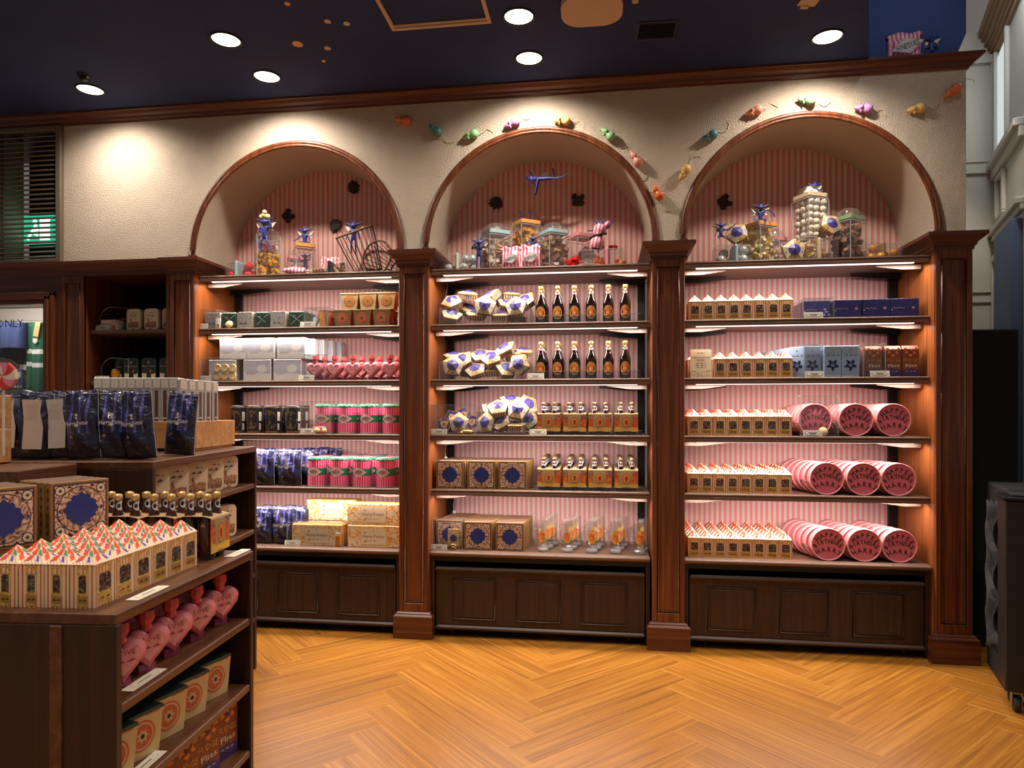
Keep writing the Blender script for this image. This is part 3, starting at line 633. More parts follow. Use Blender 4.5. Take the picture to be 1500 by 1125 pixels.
# square gilt box: framed ornament round a deep blue splash
def square_product(th=.026):
    S = .088; b = MB(); b.bbox(-S, S, 0, th, 0, 2*S, 'frog_edge', .002)
    for M in (T(S+.0006, 0) @ SIDE, T(-S-.0006, 0) @ LEFT):
        b.at(M)
        for k in range(6): b.poly([(p[0]*.5+th*.5*(1 if M[0][3] > 0 else -1), p[1]+.026+k*.025) for p in ngon(4, .011)], 'ink')
    b.at(Matrix.Identity(4)); b.box(-S+.002, S-.002, th*.45, th*.95, 2*S-.001, 2*S+.0006, 'frog_dark'); b.box(-S+.004, S-.004, th, th+.007, .004, 2*S-.006, 'frog_dark'); body = b.mesh('gilt_box')
    b = MB().at(T(0, -.0006, S) @ FRONT)
    b.poly([(-.080, -.080), (.080, -.080), (.080, .080), (-.080, .080)], 'frog_dark')
    b.poly([(-.076, -.076), (.076, -.076), (.076, .076), (-.076, .076)], 'frog_ornament', .0005)
    for sx in (-1, 1):
        for sy in (-1, 1):
            o = b.M; b.M = o @ T(sx*.061, sy*.061); b.poly(ngon(14, .0155), 'frog_dark', .001); b.poly(ngon(14, .0125), 'cream', .0015); b.poly(star(6, .003, .009), 'frog_dark', .002); b.M = o
            b.M = o @ T(sx*.034, sy*.072); b.poly([(-.008, -.004), (.008, -.004), (.0, .005)], 'frog_dark', .001); b.M = o
    b.poly(ngon(32, .071), 'frog_dark', .001); b.poly(ngon(32, .068), 'frog_ornament', .0015)
    for k in range(16):
        a = 2*pi*k/16; o = b.M; b.M = o @ T(.058*cos(a), .058*sin(a)) @ RZ(a+.6); b.poly([(-.010, -.003), (.010, -.001), (.006, .004), (-.006, .003)], 'scroll', .002); b.M = o
    for k in range(4):
        o = b.M; b.M = o @ RZ(k*pi/2) @ T(0, .0615); b.poly([(-.008, -.006), (0, -.001), (.008, -.006), (.0, .008)], 'deep_blue', .0025); b.M = o
    face = b.mesh('face_print')
    b = MB().at(T(0, -.0036, S) @ FRONT)
    pts = []
    for k in range(40):
        a = 2*pi*k/40; r = .048*(1+.08*cos(12*a)+.05*cos(4*a)); pts.append((r*cos(a), r*sin(a)))
    b.poly(pts, 'deep_blue')
    return ('gilt_box', body, [('face_print', face), ('blue_roundel', b.mesh('blue_roundel'))])
SQUARE = square_product()

# bottles
def bottle_geo(b, glass='brown_glass', n=20, s=1):
    pr = [(.0001, 0), (.029, 0), (.031, .004), (.031, .105), (.0295, .122), (.020, .148), (.0135, .165), (.0125, .195), (.0145, .200), (.0145, .206)]
    b.lathe([(r*s, z*s) for r, z in pr], n, glass, cap=False)
def patch(b, r, a0, a1, z0, z1, m, n=8, oval=False, k=9):      # a label wrapped on a round body, facing -Y at angle 0
    if oval:
        pts = [(.5*cos(2*pi*i/20), .5*sin(2*pi*i/20)) for i in range(20)]
        vs = [(0, -r, (z0+z1)/2)]+[(r*sin(a0+(a1-a0)*(u+.5)), -r*cos(a0+(a1-a0)*(u+.5)), z0+(z1-z0)*(v+.5)) for u, v in pts]
        b.add(vs, [(0, 1+i, 1+(i+1) % 20) for i in range(20)], m)
    else:
        vs = []
        for i in range(n+1):
            a = a0+(a1-a0)*i/n; vs += [(r*sin(a), -r*cos(a), z0), (r*sin(a), -r*cos(a), z1)]
        b.add(vs, [(2*i, 2*i+2, 2*i+3, 2*i+1) for i in range(n)], m, True)
def bottle_product():
    b = MB(); bottle_geo(b); body = b.mesh('drink_bottle')
    b = MB(); b.lathe([(.0150, .198), (.0155, .200), (.0155, .2135), (.0145, .216), (.0001, .217)], 20, 'gold_cap'); b.lathe([(.0155, .190), (.0135, .186), (.0135, .199), (.0155, .199)], 20, 'gold_cap', cap=False); cap = b.mesh('cap')
    b = MB(); patch(b, .0318, -.95, .95, .020, .098, 'gold', oval=True); patch(b, .0324, -.86, .86, .025, .093, 'oval_label', oval=True)
    patch(b, .0328, -.50, .50, .040, .080, 'brick_print', oval=True); patch(b, .0332, -.20, .20, .046, .070, 'mug_yellow', oval=True)
    patch(b, .0330, -.60, .60, .032, .038, 'ink'); lab = b.mesh('front_label')
    b = MB(); patch(b, .0150, -1.1, 1.1, .166, .188, 'neck_label', oval=True); patch(b, .0154, -.5, .5, .171, .183, 'mug_orange', oval=True); nl = b.mesh('neck_label')
    return ('drink_bottle', body, [('cap', cap), ('front_label', lab), ('neck_label', nl)])
BOTTLE = bottle_product()
# carton sleeve with four bottles; open ends face +-Y of the sleeve when turned
def pack_product(gold=False):
    hw, dp, h = .070, .066, .128
    b = MB(); b.box(-hw, hw, -dp, -dp+.002, .020, h, 'brick_print').box(-hw, hw, dp-.002, dp, .020, h, 'brick_print')
    b.add([(-hw, -dp, h), (hw, -dp, h), (hw, -dp*.55, h+.006), (-hw, -dp*.55, h+.006), (-hw, dp*.55, h+.006), (hw, dp*.55, h+.006), (hw, dp, h), (-hw, dp, h)], [(0, 1, 2, 3), (3, 2, 5, 4), (4, 5, 6, 7)], 'carton_tan')
    for M in (T(0, -dp-.0008) @ FRONT, T(0, dp+.0008) @ FRONT @ RY(pi)):
        b.at(M); b.poly([(-hw, .020), (-hw*.5, .020), (-hw*.2, .026), (hw*.2, .026), (hw*.5, .020), (hw, .020), (hw, .042), (hw*.3, .048), (-hw*.4, .044), (-hw, .052)], 'mug_yellow')
        b.poly([(-hw, .098), (-hw*.3, .094), (hw*.4, .102), (hw, .096), (hw, h), (-hw, h)], 'train_print', .0001); b.poly([(-hw*.55, .040), (hw*.45, .044), (hw*.5, h), (-hw*.6, h)], 'carton_tan', .0003); b.poly([(-hw, h-.006), (hw, h-.006), (hw, h), (-hw, h)], 'lid_paper', .0005)
        b.M = M @ T(0, .076); b.poly(ngon(20, .026, 0, .031), 'frog_brown', .0006); b.poly(ngon(20, .023, 0, .028), 'oval_label', .001); b.poly(ngon(16, .014, 0, .018), 'mug_orange', .0014); b.poly([(-.004, -.012), (.004, -.012), (.004, .013), (-.004, .013)], 'ink', .0018)
    b.at(Matrix.Identity(4)); sleeve = b.mesh('sleeve')
    b = MB(); bottle_geo(b, 'amber_glass' if gold else 'brown_glass', n=14, s=.92); 
    b.lathe([(.0142, .180), (.0148, .184), (.0148, .197), (.0001, .200)], 14, 'gold_cap' if gold else 'pack_cap'); patch(b, .0136, -1.5, 1.5, .148, .178, 'neck_label', oval=True); None if gold else patch(b, .0140, -.4, .4, .157, .168, 'mug_orange', oval=True)
    patch(b, .0290, -1.3, 1.3, .006, .018, 'black')
    bt = b.mesh('bottle')
    return ('bottle_carrier', sleeve, [('bottle', bt, (sx*.034, sy*.033, 0)) for sy in (-1, 1) for sx in (-1, 1)])
PACK = pack_product(); PACK_I = pack_product(True)

# glass mug with a pressed handle
def mug_product():
    b = MB(); b.lathe([(.030, 0), (.038, .003), (.040, .012), (.036, .022), (.0345, .19), (.036, .196), (.0335, .196), (.0320, .19), (.0325, .030), (.0001, .026)], 24, 'mug_glass')
    body = b.mesh('glass_mug')
    b = MB(); b.tube([(-.034, 0, .150), (-.052, 0, .155), (-.068, 0, .140), (-.070, 0, .100), (-.066, 0, .060), (-.052, 0, .042), (-.036, 0, .046)], .006, 'mug_glass', 8)
    b.tube([(-.036, 0, .135), (-.050, 0, .138), (-.058, 0, .125), (-.058, 0, .080), (-.050, 0, .062), (-.037, 0, .064)], .0025, 'edge_acrylic', 6)
    hd = b.mesh('handle')
    b = MB(); patch(b, .0362, -.62, .62, .055, .120, 'frog_brown', oval=True); patch(b, .0366, -.56, .56, .060, .116, 'mug_yellow', oval=True); patch(b, .0370, -.40, .40, .068, .108, 'mug_orange', oval=True); patch(b, .0372, -.55, .55, .100, .118, 'mug_orange'); patch(b, .0372, -.30, .30, .124, .146, 'mug_yellow'); patch(b, .0374, -.1, .1, .072, .102, 'gilt_paper')
    return ('glass_mug', body, [('handle', hd), ('printed_badge', b.mesh('badge')), ('base', MB().lathe([(.0001, .004), (.032, .004), (.033, .024), (.0001, .026)], 20, 'edge_acrylic').mesh('base'))])
MUG = mug_product()

# striped pink tin with green band
def tin_product():
    r = .060; n = 48; mf = lambda i, j: 'tin_pink' if i % 2 else 'tin_pale'
    b = MB(); b.lathe([(r, .002), (r, .072)], n, None, mf=mf, cap=False); b.lathe([(r, .072), (r, .118)], n, 'tin_green', cap=False); b.lathe([(r, .118), (r, .170)], n, None, mf=mf, cap=False); b.lathe([(.0001, .001), (r, .001), (r+.001, .004), (r, .006)], n, 'tin_mint', cap=False)
    body = b.mesh('striped_tin')
    b = MB(); b.lathe([(r+.001, .168), (r+.0025, .170), (r+.0025, .180), (r-.002, .185), (r-.002, .189), (r-.006, .190)], n, None, mf=lambda i, j: 'tin_green' if (i//2+j) % 2 else 'tin_mint', cap=False)
    b.lathe([(r-.006, .190), (.0001, .190)], n, None, mf=mf, cap=False); lid = b.mesh('lid')
    b = MB()
    D = lambda r_, s, m: b.add([(r_*sin(a), -r_*cos(a), .095+z) for a, z in [(-.86*s, 0), (-.60*s, .010*s), (-.35*s, .022*s), (0, .031*s), (.35*s, .022*s), (.60*s, .010*s), (.86*s, 0), (.60*s, -.010*s), (.35*s, -.022*s), (0, -.031*s), (-.35*s, -.022*s), (-.60*s, -.010*s)]], [(0, 1, 11), (1, 2, 10, 11), (2, 3, 9, 10), (3, 4, 8, 9), (4, 5, 7, 8), (5, 6, 7)], m)
    D(r+.0008, 1.12, 'tin_green'); D(r+.0012, 1.04, 'label_pink')
    for k, ch in enumerate('HONEYDUKES'):
        a = (k-4.5)*.115; s = .029-.0030*abs(k-4.5); b.text(ch, s, 'ink', T((r+.0018)*sin(a), -(r+.0018)*cos(a), .095) @ RZ(a) @ FRONT @ SCL(.50, 1.25, 1), .02)
    return ('striped_tin', body, [('lid', lid), ('diamond_label', b.mesh('diamond_label'))])
TIN = tin_product()

# black and gold drum
def drum_product():
    b = MB(); b.lathe([(.0001, 0), (.052, 0), (.052, .004)], 28, 'gold'); b.lathe([(.052, .004), (.052, .168)], 28, 'pouch_dark', cap=False); b.lathe([(.0523, .010), (.0523, .013)], 28, 'gold', cap=False); body = b.mesh('black_drum')
    b = MB(); b.lathe([(.0535, .168), (.0535, .176), (.050, .180), (.0001, .181)], 28, 'pouch_dark'); b.lathe([(.0538, .166), (.0538, .170)], 28, 'gold', cap=False); lid = b.mesh('lid')
    b = MB(); patch(b, .0526, -.8, .8, .025, .150, 'gold_filigree', oval=True); patch(b, .053, .95, 1.35, .08, .140, 'paper'); patch(b, .053, .95, 1.25, .020, .065, 'paper')
    return ('black_drum', body, [('lid', lid), ('gilt_label', b.mesh('gilt_label'))])
DRUM = drum_product()

# foil pouch: pillow body with crimped top and gusset
def pouch_mesh(w_, h, d, back=False, seed=0):
    rnd = random.Random(seed); nx, nz = 14, 18; b = MB(); vs = []
    for s in (-1, 1):
        for j in range(nz+1):
            v = j/nz
            for i in range(nx+1):
                u = i/nx; x = (u-.5)*w_*(1-.05*sin(pi*v)); th = d*(min(1, (1-v)*2.2)**.7)*(.18+.82*(sin(pi*min(max(u, .0), 1))**.6))*(.55+.45*min(1, v*3)) if v < 1 else .002
                y = s*th/2+.006*sin(9*u+13*v+seed)*(1 if v > .15 else .2)*(1 if .02 < u < .98 else 0)
                if v > .93: y = .002*s+.004*sin(7*u+seed)
                vs.append((x, y, v*h+(.004*sin(6*u+seed) if v > .95 else 0)))
    st = (nx+1)*(nz+1); fs = []; ms = []
    for s in range(2):
        for j in range(nz):
            for i in range(nx):
                o = s*st+j*(nx+1)+i; fs.append((o, o+1, o+nx+2, o+nx+1) if not s else (o, o+nx+1, o+nx+2, o+1))
                m = 'pouch_navy' if j > 3 else 'pouch_dark'
                if not s and not back and i in (3, 7, 10) and j > 6: m = 'pouch_violet'
                ms.append(m)
    for j in range(nz):
        for i in (0, nx): o = j*(nx+1)+i; fs.append((o, o+nx+1, o+st+nx+1, o+st)); ms.append('pouch_navy')
    fs.append(tuple(range(nx+1))+tuple(st+nx-i for i in range(nx+1))); ms.append('pouch_dark')
    for i in range(nx): o = nz*(nx+1)+i; fs.append((o, o+1, o+st+1, o+st)); ms.append('pouch_navy')
    b.add(vs, fs, lambda k: ms[k], True)
    for sx in (-1, 1): b.tube([(sx*w_*.5*(1-.05*sin(pi*v)), .0, v*h) for v in (.02, .2, .4, .6, .8, .99)], .0016, 'label_white', 5)
    b.tube([(-w_/2, 0, h*.955), (w_/2, 0, h*.955)], .0012, 'label_white', 5)
    return b.mesh('foil_pouch')
def pouch_product(w_, h, d, back=False, seed=0):
    body = pouch_mesh(w_, h, d, back, seed); b = MB().at(T(0, -d*.5-.007, h*.5) @ FRONT); k = w_/.17
    if back:
        b.at(T(0, -d*.5-.004, h*.52) @ FRONT)
        pts = [(-.30*w_, -.36*h), (.26*w_, -.36*h), (.30*w_, -.05*h), (.20*w_, .2*h), (.24*w_, .38*h), (-.32*w_, .38*h), (-.26*w_, .1*h)]; b.prism(pts, 0, .002, 'pouch_back')
        for r in range(7): b.poly([(-.20*w_, .30*h-r*.035*h), (.12*w_, .30*h-r*.035*h), (.12*w_, .295*h-r*.035*h), (-.20*w_, .295*h-r*.035*h)], 'card_grey', .003)
        return ('foil_pouch', body, [('white_label', b.mesh('white_label'))])
    b.text('Harry Potter', .027*k, 'white', T(0, .01*k, 0) @ RZ(.06) @ SCL(.85, 1.2, 1), .012); b.poly(ngon(12, .009*k), 'white'); 
    o = b.M; b.M = o @ T(0, .052*k); b.poly(ngon(12, .008*k), 'white'); b.M = o @ T(0, .036*k); b.poly(star(5, .004*k, .010*k), 'white'); b.M = o @ T(-.03*k, -.06*k); b.poly(star(6, .005*k, .010*k), 'gold'); b.M = o
    return ('foil_pouch', body, [('lettering', b.mesh('lettering'))])
POUCH = pouch_product(.165, .235, .075)
POUCH_B = [pouch_product(.128, .270, .07, False, s) for s in (1, 2)]
POUCH_L = pouch_product(.118, .262, .06, True, 3)

# flat cartons
def carton(nm, w_, h, d, body, deco, b_=.0015):
    b = MB(); b.bbox(-w_/2, w_/2, 0, d, 0, h, body, b_); me = b.mesh(nm); b = MB().at(T(0, -.0006, h/2) @ FRONT); deco(b, w_, h)
    return (nm, me, [('front_print', b.mesh('front_print'))])
def d_square(light):
    def f(b, w_, h):
        if light: b.poly([(-w_*.47, -h*.47), (w_*.47, -h*.47), (w_*.47, h*.47), (-w_*.47, h*.47)], 'silver_sketch'); b.squig(-.038, .030, -.022, .014, 'ink', .0006, 11); b.squig(-.030, .034, .022, .008, 'card_grey', .0006, 13)
        else:
            for a, l in [(.7, .05), (.75, .035), (2.5, .03)]:
                o = b.M; b.M = o @ T(.004, .0) @ RZ(a); b.poly([(-l, -.0012), (l, -.0020), (l, .0020), (-l, .0012)], 'silver_sweet', .0005); b.M = o
            b.poly([(-.04, .03), (-.02, .018), (.0, .022), (.0, .024), (-.02, .021), (-.04, .033)], 'silver_sweet', .0006)
    return f
SKETCH = carton('sketch_tin', .108, .108, .10, 'card_grey', d_square(True), .010)
NIGHT = carton('night_tin', .108, .108, .10, 'trap_green', d_square(False), .010)
def d_snow(b, w_, h):
    b.poly([(-w_*.48, -h*.47), (w_*.48, -h*.47), (w_*.48, h*.47), (-w_*.48, h*.47)], 'snow_blue')
    b.poly([(-w_*.48, -h*.47), (w_*.48, -h*.47), (w_*.48, -h*.2), (w_*.1, -h*.1), (-w_*.2, -h*.22), (-w_*.48, -h*.12)], 'snow_box', .0005)
    for x in (-.36, -.26, -.12): b.poly([(w_*x-.006, -h*.2), (w_*x+.006, -h*.2), (w_*x, h*.05)], 'card_grey', .0010)
    b.poly([(w_*(.18+p[0]*.6/.06), h*(.06+p[1]/.09)) for p in ngon(14, .018)], 'snow_box', .0010)
    b.text('Harry Potter', .013, 'white', T(-w_*.2, h*.34, .0012))
SNOW = carton('snow_box', .192, .138, .07, 'snow_box', d_snow, .003)
def d_honey(b, w_, h):
    b.poly([(-w_*.49, -h*.48), (w_*.49, -h*.48), (w_*.49, h*.48), (-w_*.49, h*.48)], 'orange_pattern')
    b.poly([(-w_*.24, -h*.40), (w_*.24, -h*.40), (w_*.26, 0), (w_*.24, h*.40), (-w_*.24, h*.40), (-w_*.26, 0)], 'lid_orange', .0005)
    b.poly([(-w_*.23, -h*.37), (w_*.23, -h*.37), (w_*.25, 0), (w_*.23, h*.37), (-w_*.23, h*.37), (-w_*.25, 0)], 'cream', .0010)
    b.text('Harry Potter', h*.20, 'ink', T(0, 0, .0015)); b.squig(-.035, .035, -h*.2, .007, 'trap_red', .0015, 12)
    o = b.M; b.M = o @ T(-w_*.16, h*.18); b.poly(star(4, .004, .010), 'trap_red', .0015); b.M = o @ T(-w_*.15, -h*.22) @ RZ(.7); b.poly(rrect(.03, .010, .003), 'honey_print', .0015); b.M = o @ T(0, h*.27); b.poly(ngon(8, .006), 'card_grey', .0015); b.M = o
HONEY = carton('biscuit_box', .345, .138, .10, 'lid_orange', d_honey, .003)
def d_purple(b, w_, h):
    b.poly([(-w_*.48, -h*.47), (w_*.48, -h*.47), (w_*.48, h*.47), (-w_*.48, h*.47)], 'purple_box')
    b.text('Harry Potter', .012, 'label_pink', T(-.030, .0, .0006)); b.poly([(p[0]+.045, p[1]) for p in star(6, .004, .012)], 'label_pink', .0006); b.poly([(p[0]-.068, p[1]-.01) for p in ngon(8, .004)], 'label_white', .0006)
PURPLE = carton('violet_box', .152, .104, .10, 'navy', d_purple)
def d_sky(b, w_, h):
    b.poly([(-w_*.46, -h*.40), (w_*.46, -h*.40), (w_*.46, h*.28), (-w_*.46, h*.28)], 'teal_card')
    b.squig(-.034, .034, h*.20, .009, 'trap_green', .0006, 13); b.poly([(p[0], p[1]+h*.36) for p in star(8, .004, .007)], 'gold', .0006)
    pts = []
    for k in range(36):
        a = 2*pi*k/36; r = .026*(1+.35*cos(5*a+pi/2)+.12*cos(11*a)); pts.append((r*cos(a), r*sin(a)-.02))
    b.poly(pts, 'navy', .0008); b.poly([(p[0], p[1]-.02) for p in ngon(8, .010)], 'teal_card', .0012); b.poly([(p[0], p[1]-.018) for p in ngon(8, .005)], 'navy', .0015)
SKY = carton('sky_box', .094, .180, .05, 'sky_box', d_sky)
def fudge_product():
    w_, h, d = .088, .178, .06; b = MB(); z1 = h-.020
    b.box(-w_/2, w_/2, 0, d, 0, z1, 'fudge_brown'); vs = [(-w_/2, 0, z1), (w_/2, 0, z1), (w_/2, d, z1), (-w_/2, d, z1), (-w_/2, d*.3, h), (w_/2, d*.3, h), (w_/2, d*.7, h), (-w_/2, d*.7, h)]
    b.add(vs, [(0, 1, 5, 4), (1, 2, 6, 5), (2, 3, 7, 6), (3, 0, 4, 7), (4, 5, 6, 7)], 'fudge_brown'); me = b.mesh('fudge_box')
    b = MB().at(T(0, -.0006, h/2) @ FRONT)
    b.poly([(-w_/2, -h/2), (w_/2, -h/2), (w_/2, -h*.30), (0, -h*.24), (-w_/2, -h*.30)], 'fudge_violet')
    b.text('FUDGE', .026, 'gold', T(0, .004, .0008) @ SCL(.95, 1.1, 1)); b.text('Flies', .028, 'white', T(.002, -.026, .0008) @ SCL(1.3, 1, 1) @ RZ(.1)); b.squig(-.028, .028, -.058, .005, 'label_white', .0008, 14)
    for x, y, a in [(-.022, .050, .4), (.020, .048, 2.2), (0, .034, 3.6), (-.03, .068, 1.5), (.028, .068, .2), (.0, .062, 5)]:
        o = b.M; b.M = o @ T(x, y) @ RZ(a); b.poly([(-.011, -.005), (.011, -.007), (.006, .008), (-.006, .006)], 'fudge_orange', .0008); b.M = o
    b.poly([(p[0], p[1]+.052) for p in ngon(6, .007)], 'fudge_violet', .0012)
    return ('fudge_box', me, [('front_print', b.mesh('front_print'))])
FUDGE = fudge_product()
def trap_product(front, sidem, lid):
    wt, wb, h, d = .118, .092, .105, .075; b = MB(); p = [(-wb/2, 0), (wb/2, 0), (wt/2, h), (-wt/2, h)]
    b.at(FRONT); b.prism(p, -d, 0, sidem, cap=front); me = b.mesh('flared_box')
    b = MB(); b.bbox(-wt/2-.001, wt/2+.001, -.001, d+.001, h-.006, h+.002, lid, .001); lidm = b.mesh('lid')
    b = MB().at(T(0, -.0006, h*.5) @ FRONT); b.poly(ngon(24, .036), 'trap_red'); b.poly(ngon(24, .031), front, .0005); b.poly(ngon(24, .027), 'trap_orange' if lid == 'trap_sand' else 'trap_red', .001); b.poly(star(7, .010, .017), front, .0015); b.poly(ngon(8, .006), 'ink', .002)
    b.poly([(.010, .044), (.048, .044), (.048, .047), (.010, .047)], 'trap_red', .0005)
    for M in (T(wt/2-.004, d*.5, h*.5) @ RY(-.12) @ SIDE, ):
        b.at(M); b.poly(ngon(18, .024, 0, .034), 'trap_orange', .004); b.poly(ngon(18, .020, 0, .029), 'fudge_orange', .005)
    return ('flared_box', me, [('lid', lidm), ('round_badge', b.mesh('round_badge'))])
TRAP_O = trap_product('trap_sand', 'trap_orange', 'trap_sand'); TRAP_B = trap_product('trap_brown', 'trap_orange', 'trap_brown'); TRAP_G = trap_product('trap_sand', 'bag_brown', 'trap_green')

# pink cylinder stack of cake drums: each a short drum with an iced face
def cake_product(L=.055):
    R = .094; b = MB().at(RX(pi/2)); b.lathe([(.0001, 0), (R*.985, 0), (R, .002), (R, L-.004), (R*.985, L)], 44, 'cake_pink', cap=False); body = b.mesh('cake_drum')
    b = MB().at(T(0, -L, 0) @ RX(pi/2)); b.lathe([(R*.985, 0), (R*1.005, .002), (R*1.0, .006), (R*.94, .006), (R*.93, .001)], 44, 'cake_rim', cap=False); b.lathe([(R*.93, .001), (.0001, .0015)], 44, 'cake_face', cap=False); lid = b.mesh('lid')
    b = MB().at(T(0, -L-.0025, 0) @ FRONT)
    def arc(word, r, cy, a0, a1, sz):
        n = len(word)
        for i, ch in enumerate(word):
            a = radians(a0+(a1-a0)*(i/(n-1))); x, y = r*sin(a), cy+r*cos(a)
            b.text(ch, sz, 'icing', T(x, y) @ RZ(-a+.12*sin(i*2.3)) @ SCL(.95, 1.05, 1), .022)
    arc('HAPPEE', .080, -.026, -46, 52, .034); arc('BIRTHDAE', .105, -.088, -42, 40, .032); arc('HARRY', .110, -.140, -30, 34, .036)
    b.poly([(.045, -.060), (.062, -.052), (.060, -.048), (.048, -.055)], 'icing')
    return ('cake_drum', body, [('lid', lid), ('icing_letters', b.mesh('icing_letters'))])
CAKE = cake_product(); CAKE_P = ('cake_drum', CAKE[1], [CAKE[2][0]])

# rounded tin with a steam engine print
def rtin_product(dark=False):
    w_, h, d = .103, .143, .05; b = MB().at(T(0, 0, h/2) @ FRONT); pr = rrect(w_, h, .024); pr2 = rrect(w_-.006, h-.006, .022)
    b.prism(pr, -d+.004, -.004, 'pouch_dark' if dark else 'tin_rim'); b.prism(pr2, -.004, 0, 'trap_green' if dark else 'tin_white'); me = b.mesh('rounded_tin')
    b = MB().at(T(0, -.0007, h/2) @ FRONT)
    if dark:
        b.poly([(-.044, -.062), (.044, -.062), (.046, -.024), (.02, -.030), (-.02, -.026), (-.046, -.022)], 'pale_yellow'); b.poly([(-.018, -.064), (.020, -.064), (.012, -.005), (.004, .006), (-.008, -.002)], 'ink', .0006); b.poly([(-.040, .0), (-.034, .056), (.034, .056), (.040, .0), (.02, .015), (-.02, .010)], 'pouch_dark', .0004)
        b.text('Harry Potter', .017, 'card_grey', T(0, .020, .001)); b.poly([(p[0], p[1]+.044) for p in star(5, .004, .008)], 'card_grey', .001); b.poly([(.006, -.02), (.018, -.02), (.018, -.002), (.008, -.004)], 'trap_red', .0008)
    else:
        b.poly([(-.040, -.050), (.038, -.050), (.040, -.018), (.012, -.014), (-.006, -.020), (-.012, -.006), (-.020, -.006), (-.024, -.022), (-.040, -.028)], 'train_print')
        for x in (-.030, -.008, .012, .028): b.poly([(p[0]+x, p[1]-.048) for p in ngon(12, .008)], 'ink' if x > 9 else 'frog_brown', .0006)
        b.poly([(-.024, -.006), (-.014, -.006), (-.016, .006), (-.022, .006)], 'frog_brown', .0005); b.squig(-.010, .026, .044, .007, 'ink', .0006, 7); b.squig(-.026, .022, .024, .011, 'ink', .0006, 9); b.poly([(-.008, -.066), (.008, -.066), (.008, -.058), (-.008, -.058)], 'trap_red', .0006)
    return ('rounded_tin', me, [('front_print', b.mesh('front_print'))])
RTIN = rtin_product(); RTIN_D = rtin_product(True)

# pink heart-fronted sweet bag with a gathered neck
def heart_product():
    pts = []
    for k in range(40):
        t = 2*pi*k/40; x = .0036*16*sin(t)**3; y = .0036*(13*cos(t)-5*cos(2*t)-2*cos(3*t)-cos(4*t)); pts.append((x*(1+.55*max(0, min(1, -y/.05))), y))
    b = MB()
    def lay(sc, y, zs=1): return [(p[0]*sc*(.86 if p[1] < -.01 else 1), y, .072+p[1]*sc*.98*zs) for p in pts]
    rows = [lay(.96, -.018), lay(1.02, -.006), lay(1.02, .010), lay(.9, .030)]; vs = [v for r in rows for v in r]; n = 40; fs = []
    for j in range(3): fs += [(j*n+i, j*n+(i+1) % n, (j+1)*n+(i+1) % n, (j+1)*n+i) for i in range(n)]
    fs += [tuple(range(n))[::-1], tuple(3*n+i for i in range(n))]; b.add(vs, fs, 'rose', True)
    b.add(lay(.72, -.0195), [tuple(range(n))], 'bag_gloss'); b.prism([(-.022, -.008), (.022, -.008), (.026, .034), (-.026, .034)], 0, .022, 'rose_dark', side='rose_dark'); me = b.mesh('heart_bag')
    b = MB(); b.lathe([(.010, .104), (.017, .112), (.013, .122), (.021, .136), (.019, .158), (.0001, .160)], 9, 'rose_neck', smooth=False); neck = b.mesh('gathered_neck')
    b = MB().at(T(0, -.0205, .078) @ FRONT); b.text('LOVE', .019, 'rose_dark', T(.004, .008)); b.squig(-.018, .028, -.012, .008, 'rose_dark', 0, 9)
    return ('heart_bag', me, [('gathered_neck', neck), ('lettering', b.mesh('lettering'))])
HEART = heart_product()
def wand_product():
    b = MB(); b.bbox(-.020, .020, 0, .07, 0, .30, 'clear_case', .003).box(-.019, .019, .003, .067, .002, .298, 'case_paper'); me = b.mesh('wand_case')
    b = MB().at(T(0, -.0010, 0) @ FRONT); b.poly([(-.008, .02), (.008, .02), (.008, .245), (-.008, .245)], 'wand'); b.poly([(-.017, .255), (.017, .255), (.017, .292), (-.017, .292)], 'paper'); b.text('o', .02, 'card_grey', T(0, .272, .0006)); b.poly([(-.009, .120), (.009, .120), (.009, .126), (-.009, .126)], 'paper', .0006)
    return ('wand_case', me, [('window_strip', b.mesh('window_strip'))])
WAND = wand_product()
# price card on the shelf edge
def card_product():
    b = MB().at(T(0, 0, .0) @ RX(radians(-12)) @ FRONT); b.prism([(-.052, 0), (.052, 0), (.052, .034), (-.052, .034)], -.002, 0, 'paper'); me = b.mesh('price_card')
    b = MB().at(T(0, -.0006, 0) @ RX(radians(-12)) @ FRONT); h = [(-.046, .017), (-.036, .006), (.036, .006), (.046, .017), (.036, .028), (-.036, .028)]
    b.poly(h, 'ink'); b.poly([(p[0]*.95, (p[1]-.017)*.88+.017) for p in h], 'paper', .0005); b.poly([(-.024, .018), (.024, .018), (.024, .021), (-.024, .021)], 'ink', .001); b.poly([(-.016, .012), (.016, .012), (.016, .0145), (-.016, .0145)], 'ink', .001)
    return ('price_card', me, [('printed_border', b.mesh('printed_border'))])
CARD = card_product()
# open-backed clear display cover (walls of acrylic with bright edges)
def case_mesh(w_, d, h, top=True, t=.003, round_=0):
    b = MB(); b.box(-w_/2, w_/2, 0, t, 0, h, 'acrylic').box(-w_/2, -w_/2+t, 0, d, 0, h, 'acrylic').box(w_/2-t, w_/2, 0, d, 0, h, 'acrylic')
    if top: b.box(-w_/2, w_/2, 0, d, h-t, h, 'acrylic')
    e = .0016
    for x in (-w_/2, w_/2-e): b.box(x, x+e, -.0005, e, 0, h, 'edge_acrylic')
    b.box(-w_/2, w_/2, -.0005, e, h-e, h, 'edge_acrylic'); b.box(-w_/2, -w_/2+e, 0, d, h-e, h, 'edge_acrylic'); b.box(w_/2-e, w_/2, 0, d, h-e, h, 'edge_acrylic')
    return b.mesh('acrylic_case')

